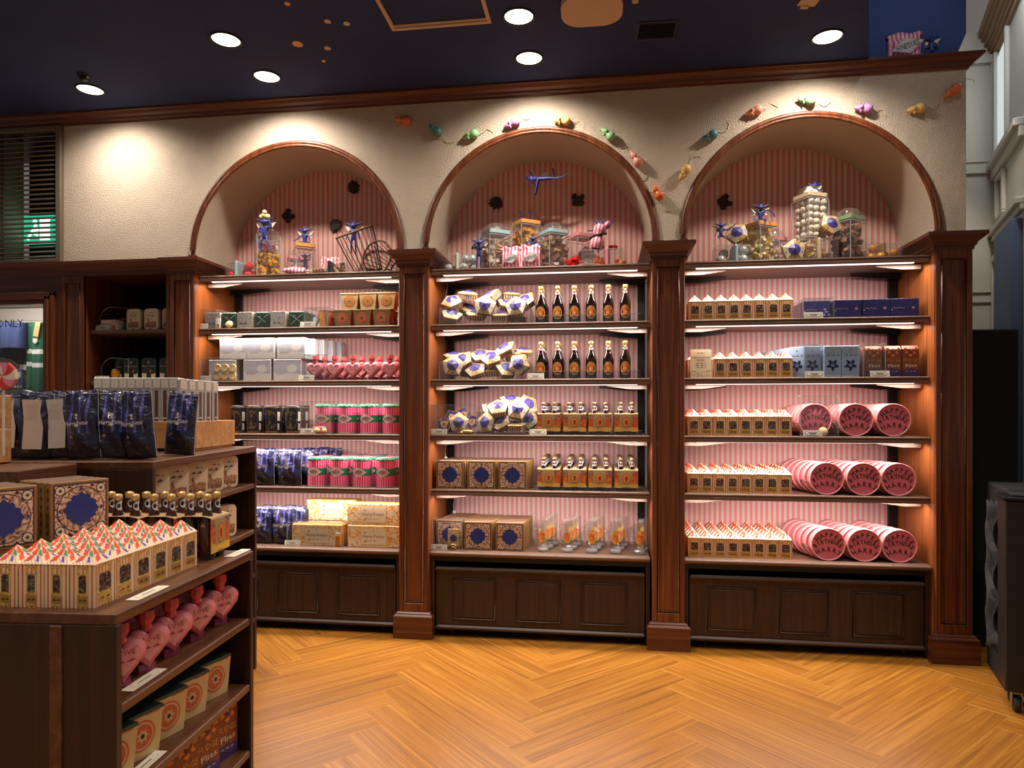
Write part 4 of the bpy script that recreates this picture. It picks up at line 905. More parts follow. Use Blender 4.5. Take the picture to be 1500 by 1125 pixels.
# ================================================================== GOODS ON THE SHELVES
Z1, Z2, Z3, Z4, Z5, Z6 = 1.934, 1.592, 1.250, .910, .530, 2.277
COLN = ['leftmost', 'second', 'third', 'fourth', 'fifth', 'sixth', 'seventh', 'rightmost']
ROWN = ['front row', 'second row back', 'third row back', 'fourth row back', 'fifth row back', 'sixth row back', 'seventh row back', 'eighth row back', 'ninth row back']
def card(x, z, lab, y=.066, rz=0): spawn(CARD, lab, 'price card', (x, y, z+.001), rz, 'price cards')
def case(x0, x1, d, h, z, lab, y=.064, top=True):
    return tag(link('acrylic_case', case_mesh(x1-x0, d, h, top), None, ((x0+x1)/2, y, z+.0005)), lab, 'display case', 'clear acrylic cases')

# --- bean boxes, right bay
def beans(z, xs, rows, shelf, y0=.125):
    n = len(xs)
    for r in range(rows):
        for i, x in enumerate(xs):
            cn = COLN[i] if i < n-1 else 'rightmost'
            spawn(BEAN, f'striped roofed sweet box, right bay {shelf}, {cn} column, {ROWN[r]}', 'sweet box', (x+random.uniform(-.001, .001), y0+r*.0685, z+.0005), random.uniform(-.03, .03), f'striped sweet boxes on {shelf} of right bay')
beans(Z1, [.537, .613, .688, .762, .835, .908, .983, 1.058], 2, 'second shelf')
beans(Z2, [.682, .757, .832, .906, .980, 1.054], 3, 'third shelf')
for r in range(2): spawn(BEAN, f'striped roofed sweet box behind the placard on third shelf, {ROWN[r]}', 'sweet box', (.535, .165+r*.07, Z2), 0, 'striped boxes behind the placard')
XB = [.530+.0743*i for i in range(8)]
beans(Z3, XB, 5, 'fourth shelf'); beans(Z4, XB, 5, 'fifth shelf'); beans(Z5, XB, 6, 'bottom counter', .115)
b = MB(); b.prism([(-.061, 0), (.061, 0), (.061, .172), (-.061, .172)], -.003, 0, 'lid_cream'); b.M = RX(radians(-6)) @ FRONT
b = MB().at(RX(radians(-6)) @ FRONT); b.prism([(-.061, 0), (.061, 0), (.061, .172), (-.061, .172)], -.003, 0, 'lid_cream')
pl = tag(link('placard', b.mesh('placard'), None, (.570, .085, Z2)), 'cream placard printed with coloured beans at left of right bay', 'placard')
b = MB().at(T(0, -.0006, 0) @ RX(radians(-6)) @ FRONT)
for t, s_, y in [('EVERY FLAVOUR', .0145, .122), ('BEANS', .0145, .106)]: b.text(t, s_, 'ink', T(0, y))
for w_, y in [(.022, .150), (.026, .088), (.034, .076), (.028, .064)]: b.squig(-w_, w_, y, .007, 'ink', 0, 12)
rr = random.Random(3)
for k in range(16): o = b.M; b.M = o @ T(-.048+.0135*(k % 8)+rr.uniform(-.004, .004), .016+.018*(k//8)+rr.uniform(-.006, .008)); b.poly(ngon(8, .0035), ['trap_red', 'gold', 'deep_blue', 'choc', 'trap_green', 'tin_white'][k % 6]); b.M = o
link('print', b.mesh('print'), pl)
# --- violet boxes
case(1.142, 1.312, .20, .115, Z1, 'clear case over a violet box on the second shelf')
for i, x in enumerate([1.228, 1.393, 1.548, 1.699]):
    for r in range(2): spawn(PURPLE, f'violet patterned flat box, {["inside the clear case", "first right of the case", "second right of the case", "farthest right"][i]}, {ROWN[r]}', 'box', (x, .085+(.02 if i == 0 else 0)+r*.11, Z1), random.uniform(-.01, .01), 'violet boxes on the second shelf')
card(1.200, Z1, 'small price card in front of the cased violet box')
b = MB()
for x, z in [(-.011, .011), (.011, .011), (0, .028)]: b.ball((x, 0, z), .0115, 'mottled_violet', 10, 6)
tag(link('sweet_sample', b.mesh('sample'), None, (1.275, .082, Z1)), 'three blue foil sweets beside the violet box price card', 'sweets')
# --- pale blue boxes
case(1.150, 1.252, .18, .19, Z2, 'clear case over a pale blue box on the third shelf')
for i, x in enumerate([1.201, 1.310, 1.407]):
    for r in range(3): spawn(SKY, f'pale blue tall box with a dark creature print, {["cased", "middle", "right"][i]} column, {ROWN[r]}', 'box', (x, .085+(.01 if i == 0 else 0)+r*.06, Z2), 0, 'pale blue boxes on the third shelf')
for r in range(7): spawn(SKY, f'pale blue tall box in the receding file left of the clear case, {ROWN[r]}', 'box', (1.122-.0125*r, .120+r*.055, Z2), -.55, 'pale blue boxes in a slanting file')
card(1.205, Z2, 'price card before the cased pale blue box')
# --- fudge boxes
case(1.470, 1.590, .18, .19, Z2, 'clear case over a brown fudge box on the third shelf')
for i, x in enumerate([1.535, 1.638, 1.732]):
    for r in range(3): spawn(FUDGE, f'brown and violet fudge box on third shelf, {["cased", "middle", "rightmost"][i]} column, {ROWN[r]}', 'box', (x, .088+r*.07, Z2), 0, 'fudge boxes on the third shelf')
card(1.560, Z2, 'price card before the cased fudge box')
# --- pink drums lying on their sides in rows
for z, xs, sh, zc in [(Z3, (1.219, 1.434, 1.637), 'fourth shelf', 0), (Z4, (1.275, 1.476, 1.663), 'fifth shelf', 0), (Z5, (1.283, 1.480, 1.669), 'bottom counter', 0)]:
    n = 7
    for i, x in enumerate(xs):
        for r in range(n):
            y = .135+r*.0575+(.03 if i == 0 and z == Z3 else 0)
            if y > .46: continue
            back = -.032 if z != Z3 else -.010
            spawn(CAKE if r == 0 else CAKE_P, f'pink iced cake drum lying on {sh}, {["left", "middle", "right"][i]} row, {ROWN[r].replace("row", "one") if r == 0 else ROWN[r].replace("row", "one")}', 'tin', (x+back*r*.55, y, z+.0945), 0, f'pink cake drums on the {sh}')
    b = MB()
    for i in range(4): xx = xs[0]-.105+i*(xs[2]-xs[0]+.21)/3; b.tube([(xx, .10, z+.075), (xx-.03, .45, z+.075)], .003, 'steel', 6); b.ball((xx, .098, z+.075), .006, 'steel', 8, 5)
    for i in (0, 3): xx = xs[0]-.105+i*(xs[2]-xs[0]+.21)/3; b.tube([(xx-.015, .28, z+.075), (xx-.015, .28, z+.001)], .003, 'steel', 6)
    tag(link('wire_divider', b.mesh('wire_divider')), f'thin steel divider rods between the pink drums on {sh}', 'rack', 'steel divider rods')
case(1.128, 1.335, .06, .235, Z3, 'clear display cover in front of the left pink drum', y=.062)
card(1.195, Z3, 'price card inside the clear cover by the pink drum')
tag(link('biscuit', MB().at(RX(radians(75))).lathe([(.0001, 0), (.024, 0), (.026, .004), (.024, .009), (.0001, .010)], 20, 'biscuit').mesh('biscuit'), None, (1.262, .10, Z3+.026)), 'round pale biscuit beside the pink drum price card', 'biscuit')

# --- middle bay: tumbled pentagonal boxes in acrylic bins
def pents(lst, where, grp):
    for k, (x, z, y, tx, ty, tz, pos) in enumerate(lst):
        spawn(PENT, f'five-sided gilt and violet sweet carton, {pos}, {where}', 'carton', (x, y, z), 0, grp, rot=(radians(tx), radians(ty), radians(tz)), sc=1.13)
def bin_(x0, x1, d, h, z, lab): return case(x0, x1, d, h, z, lab, top=False)
bin_(-1.015, -.455, .30, .10, Z1, 'low clear bin of five-sided cartons, second shelf')
pents([(-.955, Z1+.060, .14, -55, 10, 10, 'low at the left end'), (-.955, Z1+.150, .17, -50, 20, -30, 'leaning at the left top'), (-.860, Z1+.195, .20, -75, 0, 30, 'highest on the heap'), (-.800, Z1+.060, .15, -70, 0, 8, 'flat in the front row left'), (-.868, Z1+.110, .23, -60, 30, 0, 'deep between the left ones'), (-.735, Z1+.115, .11, -15, 8, 4, 'facing forward at centre'), (-.715, Z1+.185, .20, -55, -20, -25, 'leaning back above the centre'), (-.640, Z1+.045, .15, -80, 0, 0, 'flat in the front row right'), (-.615, Z1+.130, .21, -60, 15, 15, 'behind the right front one'), (-.585, Z1+.190, .24, -82, 5, 0, 'flat on top at right'), (-.540, Z1+.105, .12, -22, -6, -4, 'facing forward at right'), (-.490, Z1+.150, .20, -40, 20, -40, 'tucked in at the right end'), (-.650, Z1+.060, .26, -80, 0, 20, 'buried at the back middle'), (-.56, Z1+.045, .22, -80, 0, 50, 'buried at the back right')], 'second shelf bin', 'cartons in the second shelf bin')
bin_(-1.018, -.465, .30, .11, Z2, 'low clear bin of five-sided cartons, third shelf')
pents([(-.940, Z2+.085, .12, -14, 4, 6, 'facing forward at the left'), (-.885, Z2+.120, .17, -40, 25, -40, 'on edge beside the left one'), (-.960, Z2+.145, .22, -75, 0, 10, 'flat behind the left one'), (-.795, Z2+.055, .13, -50, -18, 8, 'low and tilted left of centre'), (-.780, Z2+.150, .20, -55, -10, 15, 'upper left of centre'), (-.700, Z2+.130, .15, -48, -20, 12, 'tilted at centre'), (-.705, Z2+.045, .17, -80, 0, 0, 'flat at the bottom centre'), (-.615, Z2+.190, .18, -55, -25, -5, 'highest on the heap'), (-.610, Z2+.060, .14, -40, 0, 30, 'low right of centre'), (-.560, Z2+.150, .22, -78, -12, 0, 'flat at the right behind'), (-.520, Z2+.090, .12, -12, 30, -18, 'facing forward at the right'), (-.510, Z2+.170, .24, -75, 0, 20, 'flat at the back right'), (-.86, Z2+.05, .24, -80, 0, 0, 'buried at the back left')], 'third shelf bin', 'cartons in the third shelf bin')
bin_(-.778, -.448, .30, .14, Z3, 'clear bin of five-sided cartons, fourth shelf')
pents([(-.725, Z3+.070, .13, -12, -5, -25, 'facing forward at lower left'), (-.710, Z3+.150, .20, -60, 10, 0, 'left behind'), (-.655, Z3+.160, .13, -50, -8, 6, 'upper left tilted forward'), (-.640, Z3+.075, .13, -45, -30, 12, 'on edge in the middle'), (-.590, Z3+.205, .21, -60, 0, 10, 'topmost'), (-.530, Z3+.150, .12, -26, 12, -4, 'facing forward at upper right'), (-.545, Z3+.045, .13, -82, 0, 3, 'flat at the lower right'), (-.485, Z3+.180, .22, -40, 50, 0, 'on edge behind at right'), (-.48, Z3+.09, .20, -30, 30, 0, 'at the right edge'), (-.62, Z3+.05, .24, -80, 0, 0, 'buried at the back')], 'fourth shelf bin', 'cartons in the fourth shelf bin')
# display of the carton with its picture cards
case(-1.070, -.782, .16, .185, Z3, 'clear display case with an opened five-sided carton and cards')
spawn(PENT, 'upright five-sided carton shown at the centre of the card display', 'carton', (-.905, .13, Z3+.070), 0, rot=(radians(-12), 0, radians(4)), sc=1.05)
for k, (x, z, a) in enumerate([(-1.015, .060, 62), (-.965, .105, 28), (-.890, .120, -8), (-.835, .075, -48)]):
    b = MB().at(FRONT); b.prism(ngon(5, .052, pi/2), -.003, 0, 'gold'); b.poly(ngon(5, .048, pi/2), 'card_cover', .0006); b.poly([(-.018, -.020), (.018, -.020), (.020, .010), (0, .026), (-.020, .010)], 'gilt_paper', .0012); b.poly(ngon(10, .011, 0, .014), 'nougat', .0018)
    tag(link('picture_card', b.mesh('picture_card'), None, (x, .185+.004*k, Z3+z), (0, radians(-a), 0)), f'five-sided picture card fanned in the display, {ORD[k]} from left', 'card', 'fanned picture cards')
b = MB(); b.ball((0, 0, .016), .030, 'gold', 10, 6, (1.3, .7, .5)); b.ball((.03, -.005, .012), .014, 'gold', 8, 5); b.ball((-.028, -.01, .008), .012, 'gold', 8, 5)
tag(link('sweet_sample', b.mesh('sample'), None, (-.850, .095, Z3)), 'bronze foil creature-shaped sweet in the card display', 'sweets')
card(-1.020, Z3, 'price card at left end of the fourth shelf'); card(-.400, Z3, 'price card in front of the leftmost bottle carrier')
card(-.415, Z2, 'price card between the cartons and the bottles')
# --- bottles
BX = [-.387, -.284, -.181, -.079, .025, .127]
for z, sh in [(Z1, 'second shelf'), (Z2, 'third shelf')]:
    for i, x in enumerate(BX):
        for r in range(4 if i < 3 else (3 if i < 5 else 2)):
            spawn(BOTTLE, f'dark brown drink bottle on {sh}, {COLN[i] if i < 5 else "rightmost"} column, {ROWN[r]}', 'bottle', (x, .125+r*.072, z+.0005), 0, f'dark bottles on the {sh}', sc=1.06)
    tag(link('shelf_fence', MB().box(-.435, .215, 0, .003, .0, .048, 'acrylic').box(-.435, .215, -.0005, .0015, .046, .048, 'edge_acrylic').mesh('shelf_fence'), None, (0, .076, z)), f'low clear plastic fence before the bottles on {sh}', 'fence', 'clear shelf fences')
# --- bottle carriers
PXS = [-.337, -.178, -.025, .133]
for z, sh, n in [(Z3, 'fourth shelf', 3), (Z4, 'fifth shelf', 3)]:
    for i, x in enumerate(PXS):
        for r in range(n-(1 if i == 3 and z == Z3 else 0)):
            spawn(PACK, f'orange brick-print four-bottle carrier on {sh}, {ORD[i]} column from left, {ROWN[r]}', 'bottle carrier', (x, .160+r*.139, z+.0005), 0, f'bottle carriers on the {sh}')
    tag(link('shelf_fence', MB().box(-.435, .225, 0, .003, .0, .030, 'acrylic').box(-.435, .225, -.0005, .0015, .028, .030, 'edge_acrylic').mesh('shelf_fence'), None, (0, .076, z)), f'low clear plastic fence before the carriers on {sh}', 'fence', 'clear shelf fences')
# --- square gilt boxes
for z, xs, sh in [(Z4, (-.953, -.753, -.558), 'fifth shelf'), (Z5, (-.965, -.775, -.576), 'bottom counter')]:
    for i, x in enumerate(xs):
        for r in range(9 if z == Z5 else 8):
            spawn(SQUARE, f'square gilt box with blue centre on {sh}, {["left", "middle", "right"][i]} stack, {ROWN[r]}', 'gift box', (x+.0045*r*(1 if i < 2 else .5)+random.uniform(-.0025, .0025), .088+(.04 if (z == Z5 and i == 0) else 0)+r*.0345, z+.0005), 0, f'square gilt boxes on the {sh}')
case(-1.060, -.872, .10, .19, Z5, 'clear case before the left square box on the bottom counter')
b = MB().at(T(0, 0, 0) @ FRONT); b.prism([(-.036, 0), (.036, 0), (.036, .125), (-.036, .125)], -.02, 0, 'gilt_paper'); b.poly([(p[0], p[1]+.07) for p in star(10, .020, .026)], 'deep_blue', .0006); b.poly([(-.032, .004), (.032, .004), (.032, .020), (-.032, .020)], 'frog_dark', .0006)
tag(link('slim_packet', b.mesh('packet'), None, (-.935, .100, Z5)), 'slim gilt packet standing in the case on the bottom counter', 'packet')
b = MB(); b.ball((0, 0, .014), .020, 'gold', 10, 6, (1, .7, .7))
for a in (-.9, -.3, .3, .9): b.ball((.016*sin(a), -.004, .022+.010*cos(a)), .007, 'gold', 6, 4)
tag(link('sweet_sample', b.mesh('sample'), None, (-.930, .084, Z5)), 'gold foil sweet in front of the slim gilt packet', 'sweets')
card(-1.020, Z5, 'price card at left end of the bottom counter, middle bay')
for i, x in enumerate([-.374, -.223, -.074, .070, .212]):
    for r in range(3 if i < 4 else 2): spawn(MUG, f'clear glass mug with orange badge, {ORD[i]} column from left, {ROWN[r]}', 'mug', (x+.022*r, .115+r*.10, Z5+.0005), random.uniform(-.15, .1), 'glass mugs on the bottom counter')

# --- left bay
case(-2.650, -2.500, .14, .125, Z1, 'clear case over a sketched tin at far left of second shelf')
for k, (x, p) in enumerate([(-2.545, SKETCH), (-2.435, NIGHT), (-2.322, SKETCH), (-2.205, NIGHT), (-2.092, SKETCH), (-1.968, NIGHT)]):
    for r in range(2): spawn(p, f'{"silver sketched" if p is SKETCH else "dark"} square tin, {ORD[k]} from left on second shelf, {ROWN[r]}', 'tin', (x, .086+r*.108, Z1+.0005), 0, 'square tins on the second shelf')
b = MB(); b.bbox(-.018, .018, -.004, .004, 0, .070, 'label_white', .002).bbox(-.014, .014, -.005, .004, .004, .028, 'nougat', .001)
tag(link('sweet_packet', b.mesh('pk'), None, (-2.505, .076, Z1), (radians(-8), 0, 0)), 'white sweet packet leaning on the first sketched tin', 'packet')
tag(link('biscuit', MB().at(RX(radians(70))).lathe([(.0001, 0), (.024, 0), (.026, .006), (.022, .012), (.0001, .014)], 18, 'biscuit').mesh('bis'), None, (-2.425, .084, Z1+.025)), 'round golden biscuit leaning on the first dark tin', 'biscuit')
card(-2.620, Z1, 'price card at the left end of the second shelf, left bay'); card(-1.880, Z1, 'price card by the sweets in the second shelf case')
case(-1.900, -1.745, .16, .125, Z1, 'clear case of small wrapped sweets on second shelf')
for k, (x, z, c, w2) in enumerate([(-1.800, .070, 'trap_red', .030), (-1.850, .045, 'lid_blue', .020), (-1.792, .022, 'sky_box', .018), (-1.835, .080, 'snow_blue', .014)]):
    b = MB().bbox(-w2, w2, -.006, .006, -.022, .022, c, .005); b.bbox(-w2*.6, w2*.6, -.007, .006, -.012, .012, 'label_white' if k else 'pale_yellow', .002)
    tag(link('wrapped_sweet', b.mesh('sw'), None, (x, .11+.012*(k % 2), Z1+z), (0, .1*k, 0)), ['red printed packet in the second shelf case', 'pale blue wrapped sweet in the second shelf case', 'lowest blue wrapped sweet in the second shelf case', 'small grey wrapped sweet high in the second shelf case'][k], 'sweet', 'wrapped sweets in the case')
spawn(TRAP_B, 'flared box seen edge-on with its orange side showing', 'box', (-1.735, .11, Z1+.0005), .9, 'flared boxes on the second shelf')
for k, x in enumerate([-1.657, -1.527, -1.398]):
    for r in range(2): spawn(TRAP_B, f'dark flared box with red badge, lower layer, {ORD[k]} from left, {ROWN[r]}', 'box', (x, .088+r*.09, Z1+.0005), 0, 'flared boxes on the second shelf')
for k, x in enumerate([-1.612, -1.490, -1.366]): spawn(TRAP_O, f'sandy flared box with orange badge, upper layer, {ORD[k]} from left', 'box', (x, .095, Z1+.108), 0, 'flared boxes on the second shelf')
# third shelf
case(-2.620, -2.400, .16, .150, Z2, 'clear case with biscuits before a pale wintry box, third shelf')
for k, x in enumerate([-2.480, -2.238, -2.030]):
    for r in range(3): spawn(SNOW, f'pale wintry box on third shelf, lower layer, {ORD[k]} from left, {ROWN[r]}', 'box', (x, .090+r*.075, Z2+.0005), 0, 'pale wintry boxes, lower layer')
for k, x in enumerate([-2.405, -2.215, -2.004]):
    for r in range(5 if k == 2 else 3): spawn(SNOW, f'pale wintry box on third shelf, upper layer, {ORD[k]} from left, {ROWN[r]}', 'box', (x+(.030*r if k == 2 else 0), .092+r*.0755, Z2+.1395), 0, 'pale wintry boxes, upper layer')
bm_ = MB().at(RX(radians(84))).lathe([(.0001, 0), (.024, 0), (.027, .004), (.024, .010), (.020, .008), (.0001, .009)], 18, 'biscuit').mesh('bis')
for k in range(6): tag(link('biscuit', bm_, None, (-2.505+.053*(k % 3), .079, Z2+.030+.054*(k//3))), f'round biscuit in the third shelf case, {["lower", "upper"][k//3]} row, {["left", "middle", "right"][k % 3]}', 'biscuit', 'biscuits in the third shelf case')
card(-2.600, Z2, 'price card at left end of the third shelf'); card(-1.890, Z2, 'price card before the leftmost heart bag, third shelf')
for k, x in enumerate([-1.845, -1.715, -1.592, -1.468, -1.346]):
    for r in range(2): spawn(HEART, f'pink heart-fronted bag on third shelf, {ORD[k]} from left, {ROWN[r]}', 'sweet bag', (x+.02*r, .110+r*.10, Z2+.0005), random.uniform(-.1, .1), 'heart bags on the third shelf')
case(-1.905, -1.770, .12, .165, Z2, 'clear case around the leftmost heart bag')
# fourth shelf
for k, x in enumerate([-2.395, -2.278, -2.150, -2.008]):
    for r in range(2): spawn(DRUM, f'black drum with gilt label on fourth shelf, {ORD[k]} from left, {ROWN[r]}', 'tin', (x, .140+r*.11, Z3+.0005), 0, 'black drums on the fourth shelf')
case(-1.928, -1.728, .17, .205, Z3, 'clear case over a striped pink tin, fourth shelf')
for k, x in enumerate([-1.800, -1.648, -1.498, -1.348]):
    for r in range(2): spawn(TIN, f'striped pink tin with green band, fourth shelf, {ORD[k]} from left, {ROWN[r]}', 'tin', (x, .150+r*.128, Z3+.0005), -.04*k, 'striped pink tins on the fourth shelf')
b = MB(); b.bbox(-.040, .020, -.004, .006, 0, .045, 'tin_pale', .004).bbox(.020, .050, -.004, .006, 0, .045, 'tin_mint', .004); b.ball((-.005, -.010, .020), .020, 'biscuit', 10, 6); b.ball((.042, -.012, .019), .018, 'biscuit', 10, 6)
tag(link('biscuit_packet', b.mesh('bp'), None, (-1.815, .088, Z3)), 'pink and mint biscuit packet in the fourth shelf case', 'packet')
card(-1.880, Z3, 'price card before the cased striped tin')
# fifth shelf
for k, (x, r) in enumerate([(-2.36, 0), (-2.215, 0), (-2.030, 0), (-2.17, 1), (-1.985, 1), (-1.93, 2), (-1.86, 3)]):
    spawn(POUCH, f'dark blue foil pouch on fifth shelf, {["farthest left", "left of the front pair", "right of the front pair", "behind the left one", "behind the right one", "third back at the right", "hindmost at the right"][k]}', 'pouch', (x, .125+r*.085, Z4+.0005), .04*k-.1, 'blue pouches on the fifth shelf')
for k, x in enumerate([-1.846, -1.692, -1.542, -1.384]):
    for r in range(3 if k else 2): spawn(TIN, f'striped pink tin with green band, fifth shelf, {ORD[k]} from left, {ROWN[r]}', 'tin', (x+.018*r, .135+r*.124, Z4+.0005), -.04*k, 'striped pink tins on the fifth shelf')
# bottom counter
for k, (x, r) in enumerate([(-2.37, 0), (-2.225, 0), (-2.068, 0), (-2.19, 1), (-2.03, 1)]):
    spawn(POUCH, f'dark blue foil pouch on bottom counter, {["farthest left", "left of the front pair", "right of the front pair", "behind the left one", "behind the right one"][k]}', 'pouch', (x, .130+r*.095, Z5+.0005), .06*k-.1, 'blue pouches on the bottom counter')
case(-2.020, -1.640, .14, .150, Z5, 'clear case over a biscuit box on the bottom counter')
spawn(HONEY, 'cream and orange biscuit box in the clear case', 'box', (-1.828, .088, Z5+.0005), 0, sc=(.98, 1, .98))
spawn(HONEY, 'cream and orange biscuit box, lower of the right stack', 'box', (-1.448, .085, Z5+.0005))
spawn(HONEY, 'cream and orange biscuit box, upper of the right stack', 'box', (-1.452, .090, Z5+.1395))
spawn(HONEY, 'cream and orange biscuit box behind the cased one, lower', 'box', (-1.790, .240, Z5+.0005))
spawn(HONEY, 'cream and orange biscuit box raised behind the clear case', 'box', (-1.792, .235, Z5+.1395))
tag(link('orange_sample', MB().bbox(-.020, .020, -.006, .010, 0, .075, 'orange_sweet', .008).bbox(-.016, .016, -.007, .0, .078, .088, 'label_white', .002).mesh('sm'), None, (-1.683, .080, Z5)), 'small orange packet at the right of the biscuit case', 'packet')
card(-1.985, Z5, 'price card before the cased biscuit box')

# --- dark recess
for k, x in enumerate([-3.118, -2.990, -2.860]):
    spawn(RTIN, f'cream rounded tin with steam engine in the dark recess, {ORD[k]} from left', 'tin', (x, .09, 1.9355), 0, 'cream tins in the dark recess')
    spawn(RTIN_D, f'black and yellow rounded tin in the dark recess, {ORD[k]} from left', 'tin', (x-.016, .09, 1.5955), 0, 'black tins in the dark recess', sc=1.08)
spawn(RTIN_D, 'black rounded tin turned sideways left of the row', 'tin', (-3.215, .13, 1.5955), .9, 'black tins in the dark recess', sc=1.05)
for k, (z, w2, h) in enumerate([(0, .070, .042), (.043, .055, .030)]):
    b = MB().bbox(-w2, w2, 0, .10, 0, h, 'tin_white', .003); b.bbox(-w2*.9, w2*.3, -.001, .01, .006, h-.006, 'paper', .001); b.bbox(w2*.45, w2*.8, -.001, .01, .006, h-.006, 'trap_red' if not k else 'card_grey', .001)
    tag(link('flat_box', b.mesh('flat_box'), None, (-3.300, .085, 1.936+z)), f'small flat cream box in the dark recess, {["bottom", "top"][k]} of two', 'box', 'flat cream boxes')
card(-3.330, 1.936, 'price card in front of the flat cream boxes', y=.070); card(-3.335, 1.596, 'price card on the lower recess shelf')
for k, (x, z, lab) in enumerate([(-3.30, 1.936, 'clear arched cover over the goods on the upper recess shelf'), (-3.29, 1.596, 'clear arched cover over the jar on the lower recess shelf')]):
    b = MB(); w2 = .10
    pts = [(-w2, 0), (-w2, .09), (-w2+.03, .135), (-w2+.07, .155), (w2, .145), (w2, 0)]
    for (a, c), (d_, e) in zip(pts, pts[1:]): b.add([(a, 0, c), (d_, 0, e), (d_, .26, e), (a, .26, c)], [(0, 1, 2, 3)], 'acrylic')
    b.tube([(p[0], 0, p[1]) for p in pts], .0015, 'edge_acrylic', 5)
    tag(link('acrylic_cover', b.mesh('cover'), None, (x+.045, .078, z)), lab, 'display case', 'clear acrylic cases')
tag(link('honey_jar', MB().lathe([(.0001, 0), (.030, 0), (.032, .006), (.032, .062), (.028, .070), (.028, .080), (.0001, .081)], 20, 'orange_sweet').mesh('hj'), None, (-3.262, .115, 1.5965)), 'small orange jar on the lower recess shelf', 'jar')
b = MB().at(RX(-.1)); b.lathe([(.0001, 0), (.045, 0), (.048, .004), (.045, .008), (.0001, .009)], 20, 'basket_wood'); 
tag(link('wooden_disc', b.mesh('disc'), None, (-3.245, .19, 2.012)), 'small round wooden lid on the flat cream boxes', 'lid')

# ================================================================== JARS AND FIGURES IN THE ARCHES
def jar_mesh(w_, h, lid, dome=False):
    s = w_/2; b = MB(); lh = .022; bh = h-(.07 if dome else lh)
    pr = rrect(w_, w_, .014, 2); n = len(pr); vs = [(p[0]*k, p[1]*k, z) for k, z in [(.96, .002), (1, .012), (1, bh-.02), (.90, bh)] for p in pr]
    b.add(vs, [(j*n+i, j*n+(i+1) % n, (j+1)*n+(i+1) % n, (j+1)*n+i) for j in range(3) for i in range(n)]+[tuple(range(n-1, -1, -1))], 'glass')
    for p in ((s-.004, s-.004), (-s+.004, s-.004), (-s+.004, -s+.004), (s-.004, -s+.004)): b.tube([(p[0], p[1], .01), (p[0], p[1], bh-.02)], .003, 'edge_acrylic', 6)
    b.tube([(p[0]*.985, p[1]*.985, bh-.014) for p in pr], .0022, 'edge_acrylic', 5, True); b.tube([(p[0]*.985, p[1]*.985, .004) for p in pr], .0022, 'edge_acrylic', 5, True)
    me = b.mesh('sweet_jar'); b = MB(); pr2 = rrect(w_*.92, w_*.92, .012, 2); b.prism(pr2, bh, bh+lh, lid); lidm = b.mesh('lid'); parts = [('lid', lidm)]
    if dome:
        b = MB(); b.lathe([(s*.95, bh+lh), (s*.93, bh+lh+.018), (s*.75, bh+lh+.040), (s*.4, bh+lh+.053), (.0001, bh+lh+.057)], 20, 'glass', cap=False); parts.append(('dome', b.mesh('dome')))
    return ('sweet_jar', me, parts), bh
def fill(b, shape, n, w_, z0, z1, r, mats, rnd):
    for k in range(n):
        x, y, z = rnd.uniform(-w_, w_), rnd.uniform(-w_, w_), z0+(z1-z0)*((k+.5)/n); m = mats[k % len(mats)]
        if shape == 'ball': b.ball((x, y, z), r*rnd.uniform(.85, 1.1), m, 6, 4)
        elif shape == 'stick': o = b.M; b.M = o @ T(x*.6, y*.6, z) @ RZ(rnd.uniform(-1.2, 1.2)) @ RY(rnd.uniform(-.7, .7)); b.box(-r*3, r*3, -r*.5, r*.5, -r*.5, r*.5, m); b.M = o
        else: o = b.M; b.M = o @ T(x, y, z) @ RZ(rnd.uniform(0, 3)) @ RX(rnd.uniform(0, 3)); b.box(-r, r, -r*.8, r*.8, -r*.6, r*.6, m); b.M = o
def jar(x, y, w_, h, lid, dome, lab, content=None, z=Z6, rz=.6, grp='jars in the arches'):
    pr, bh = jar_mesh(w_, h, lid, dome); spawn(pr, lab, 'jar', (x, y, z), rz, grp)
    if content:
        shape, n, top, r, mats, clab = content; rnd = random.Random(int(x*1000) % 997); b = MB(); fill(b, shape, int(n*1.9), w_/2-r*.8-.006, .010+r, min(bh-.02, h*top)-r*.5, r*1.08, mats, rnd)
        if dome: fill(b, shape, 7, w_*.18, bh+.026, bh+.040, r, mats, rnd)
        o = tag(link('jar_filling', b.mesh('filling'), None, (x, y, z), (0, 0, rz)), clab, 'sweets', 'loose sweets in jars', 'stuff')
def lying(x, y, L, h, lid, lab, rz=0, lidside=.2, z=Z6):
    b = MB(); t = .0; b.bbox(-L/2, L/2, -h/2, h/2, .001, h, 'glass', .014)
    for yy in (-h/2+.008, h/2-.008):
        for zz in (.010, h-.008): b.tube([(-L/2+.01, yy, zz), (L/2-.01, yy, zz)], .0016, 'edge_acrylic', 5)
    me = b.mesh('sweet_jar'); b = MB(); xx = -L/2+L*lidside; b.bbox(xx-.012, xx+.012, -h/2-.003, h/2+.003, .0, h+.003, lid, .008)
    spawn(('sweet_jar', me, [('lid', b.mesh('lid'))]), lab, 'jar', (x, y, z), rz, 'jars in the arches')
def balls(lst, r, mat, nm, lab, cat, grp, z=Z6):
    me = MB().ball((0, 0, 0), r, mat, 14, 9).mesh(nm)
    for k, (x, y, zz, where) in enumerate(lst): tag(link(nm, me, None, (x, y, z+zz)), f'{lab}, {where}', cat, grp)

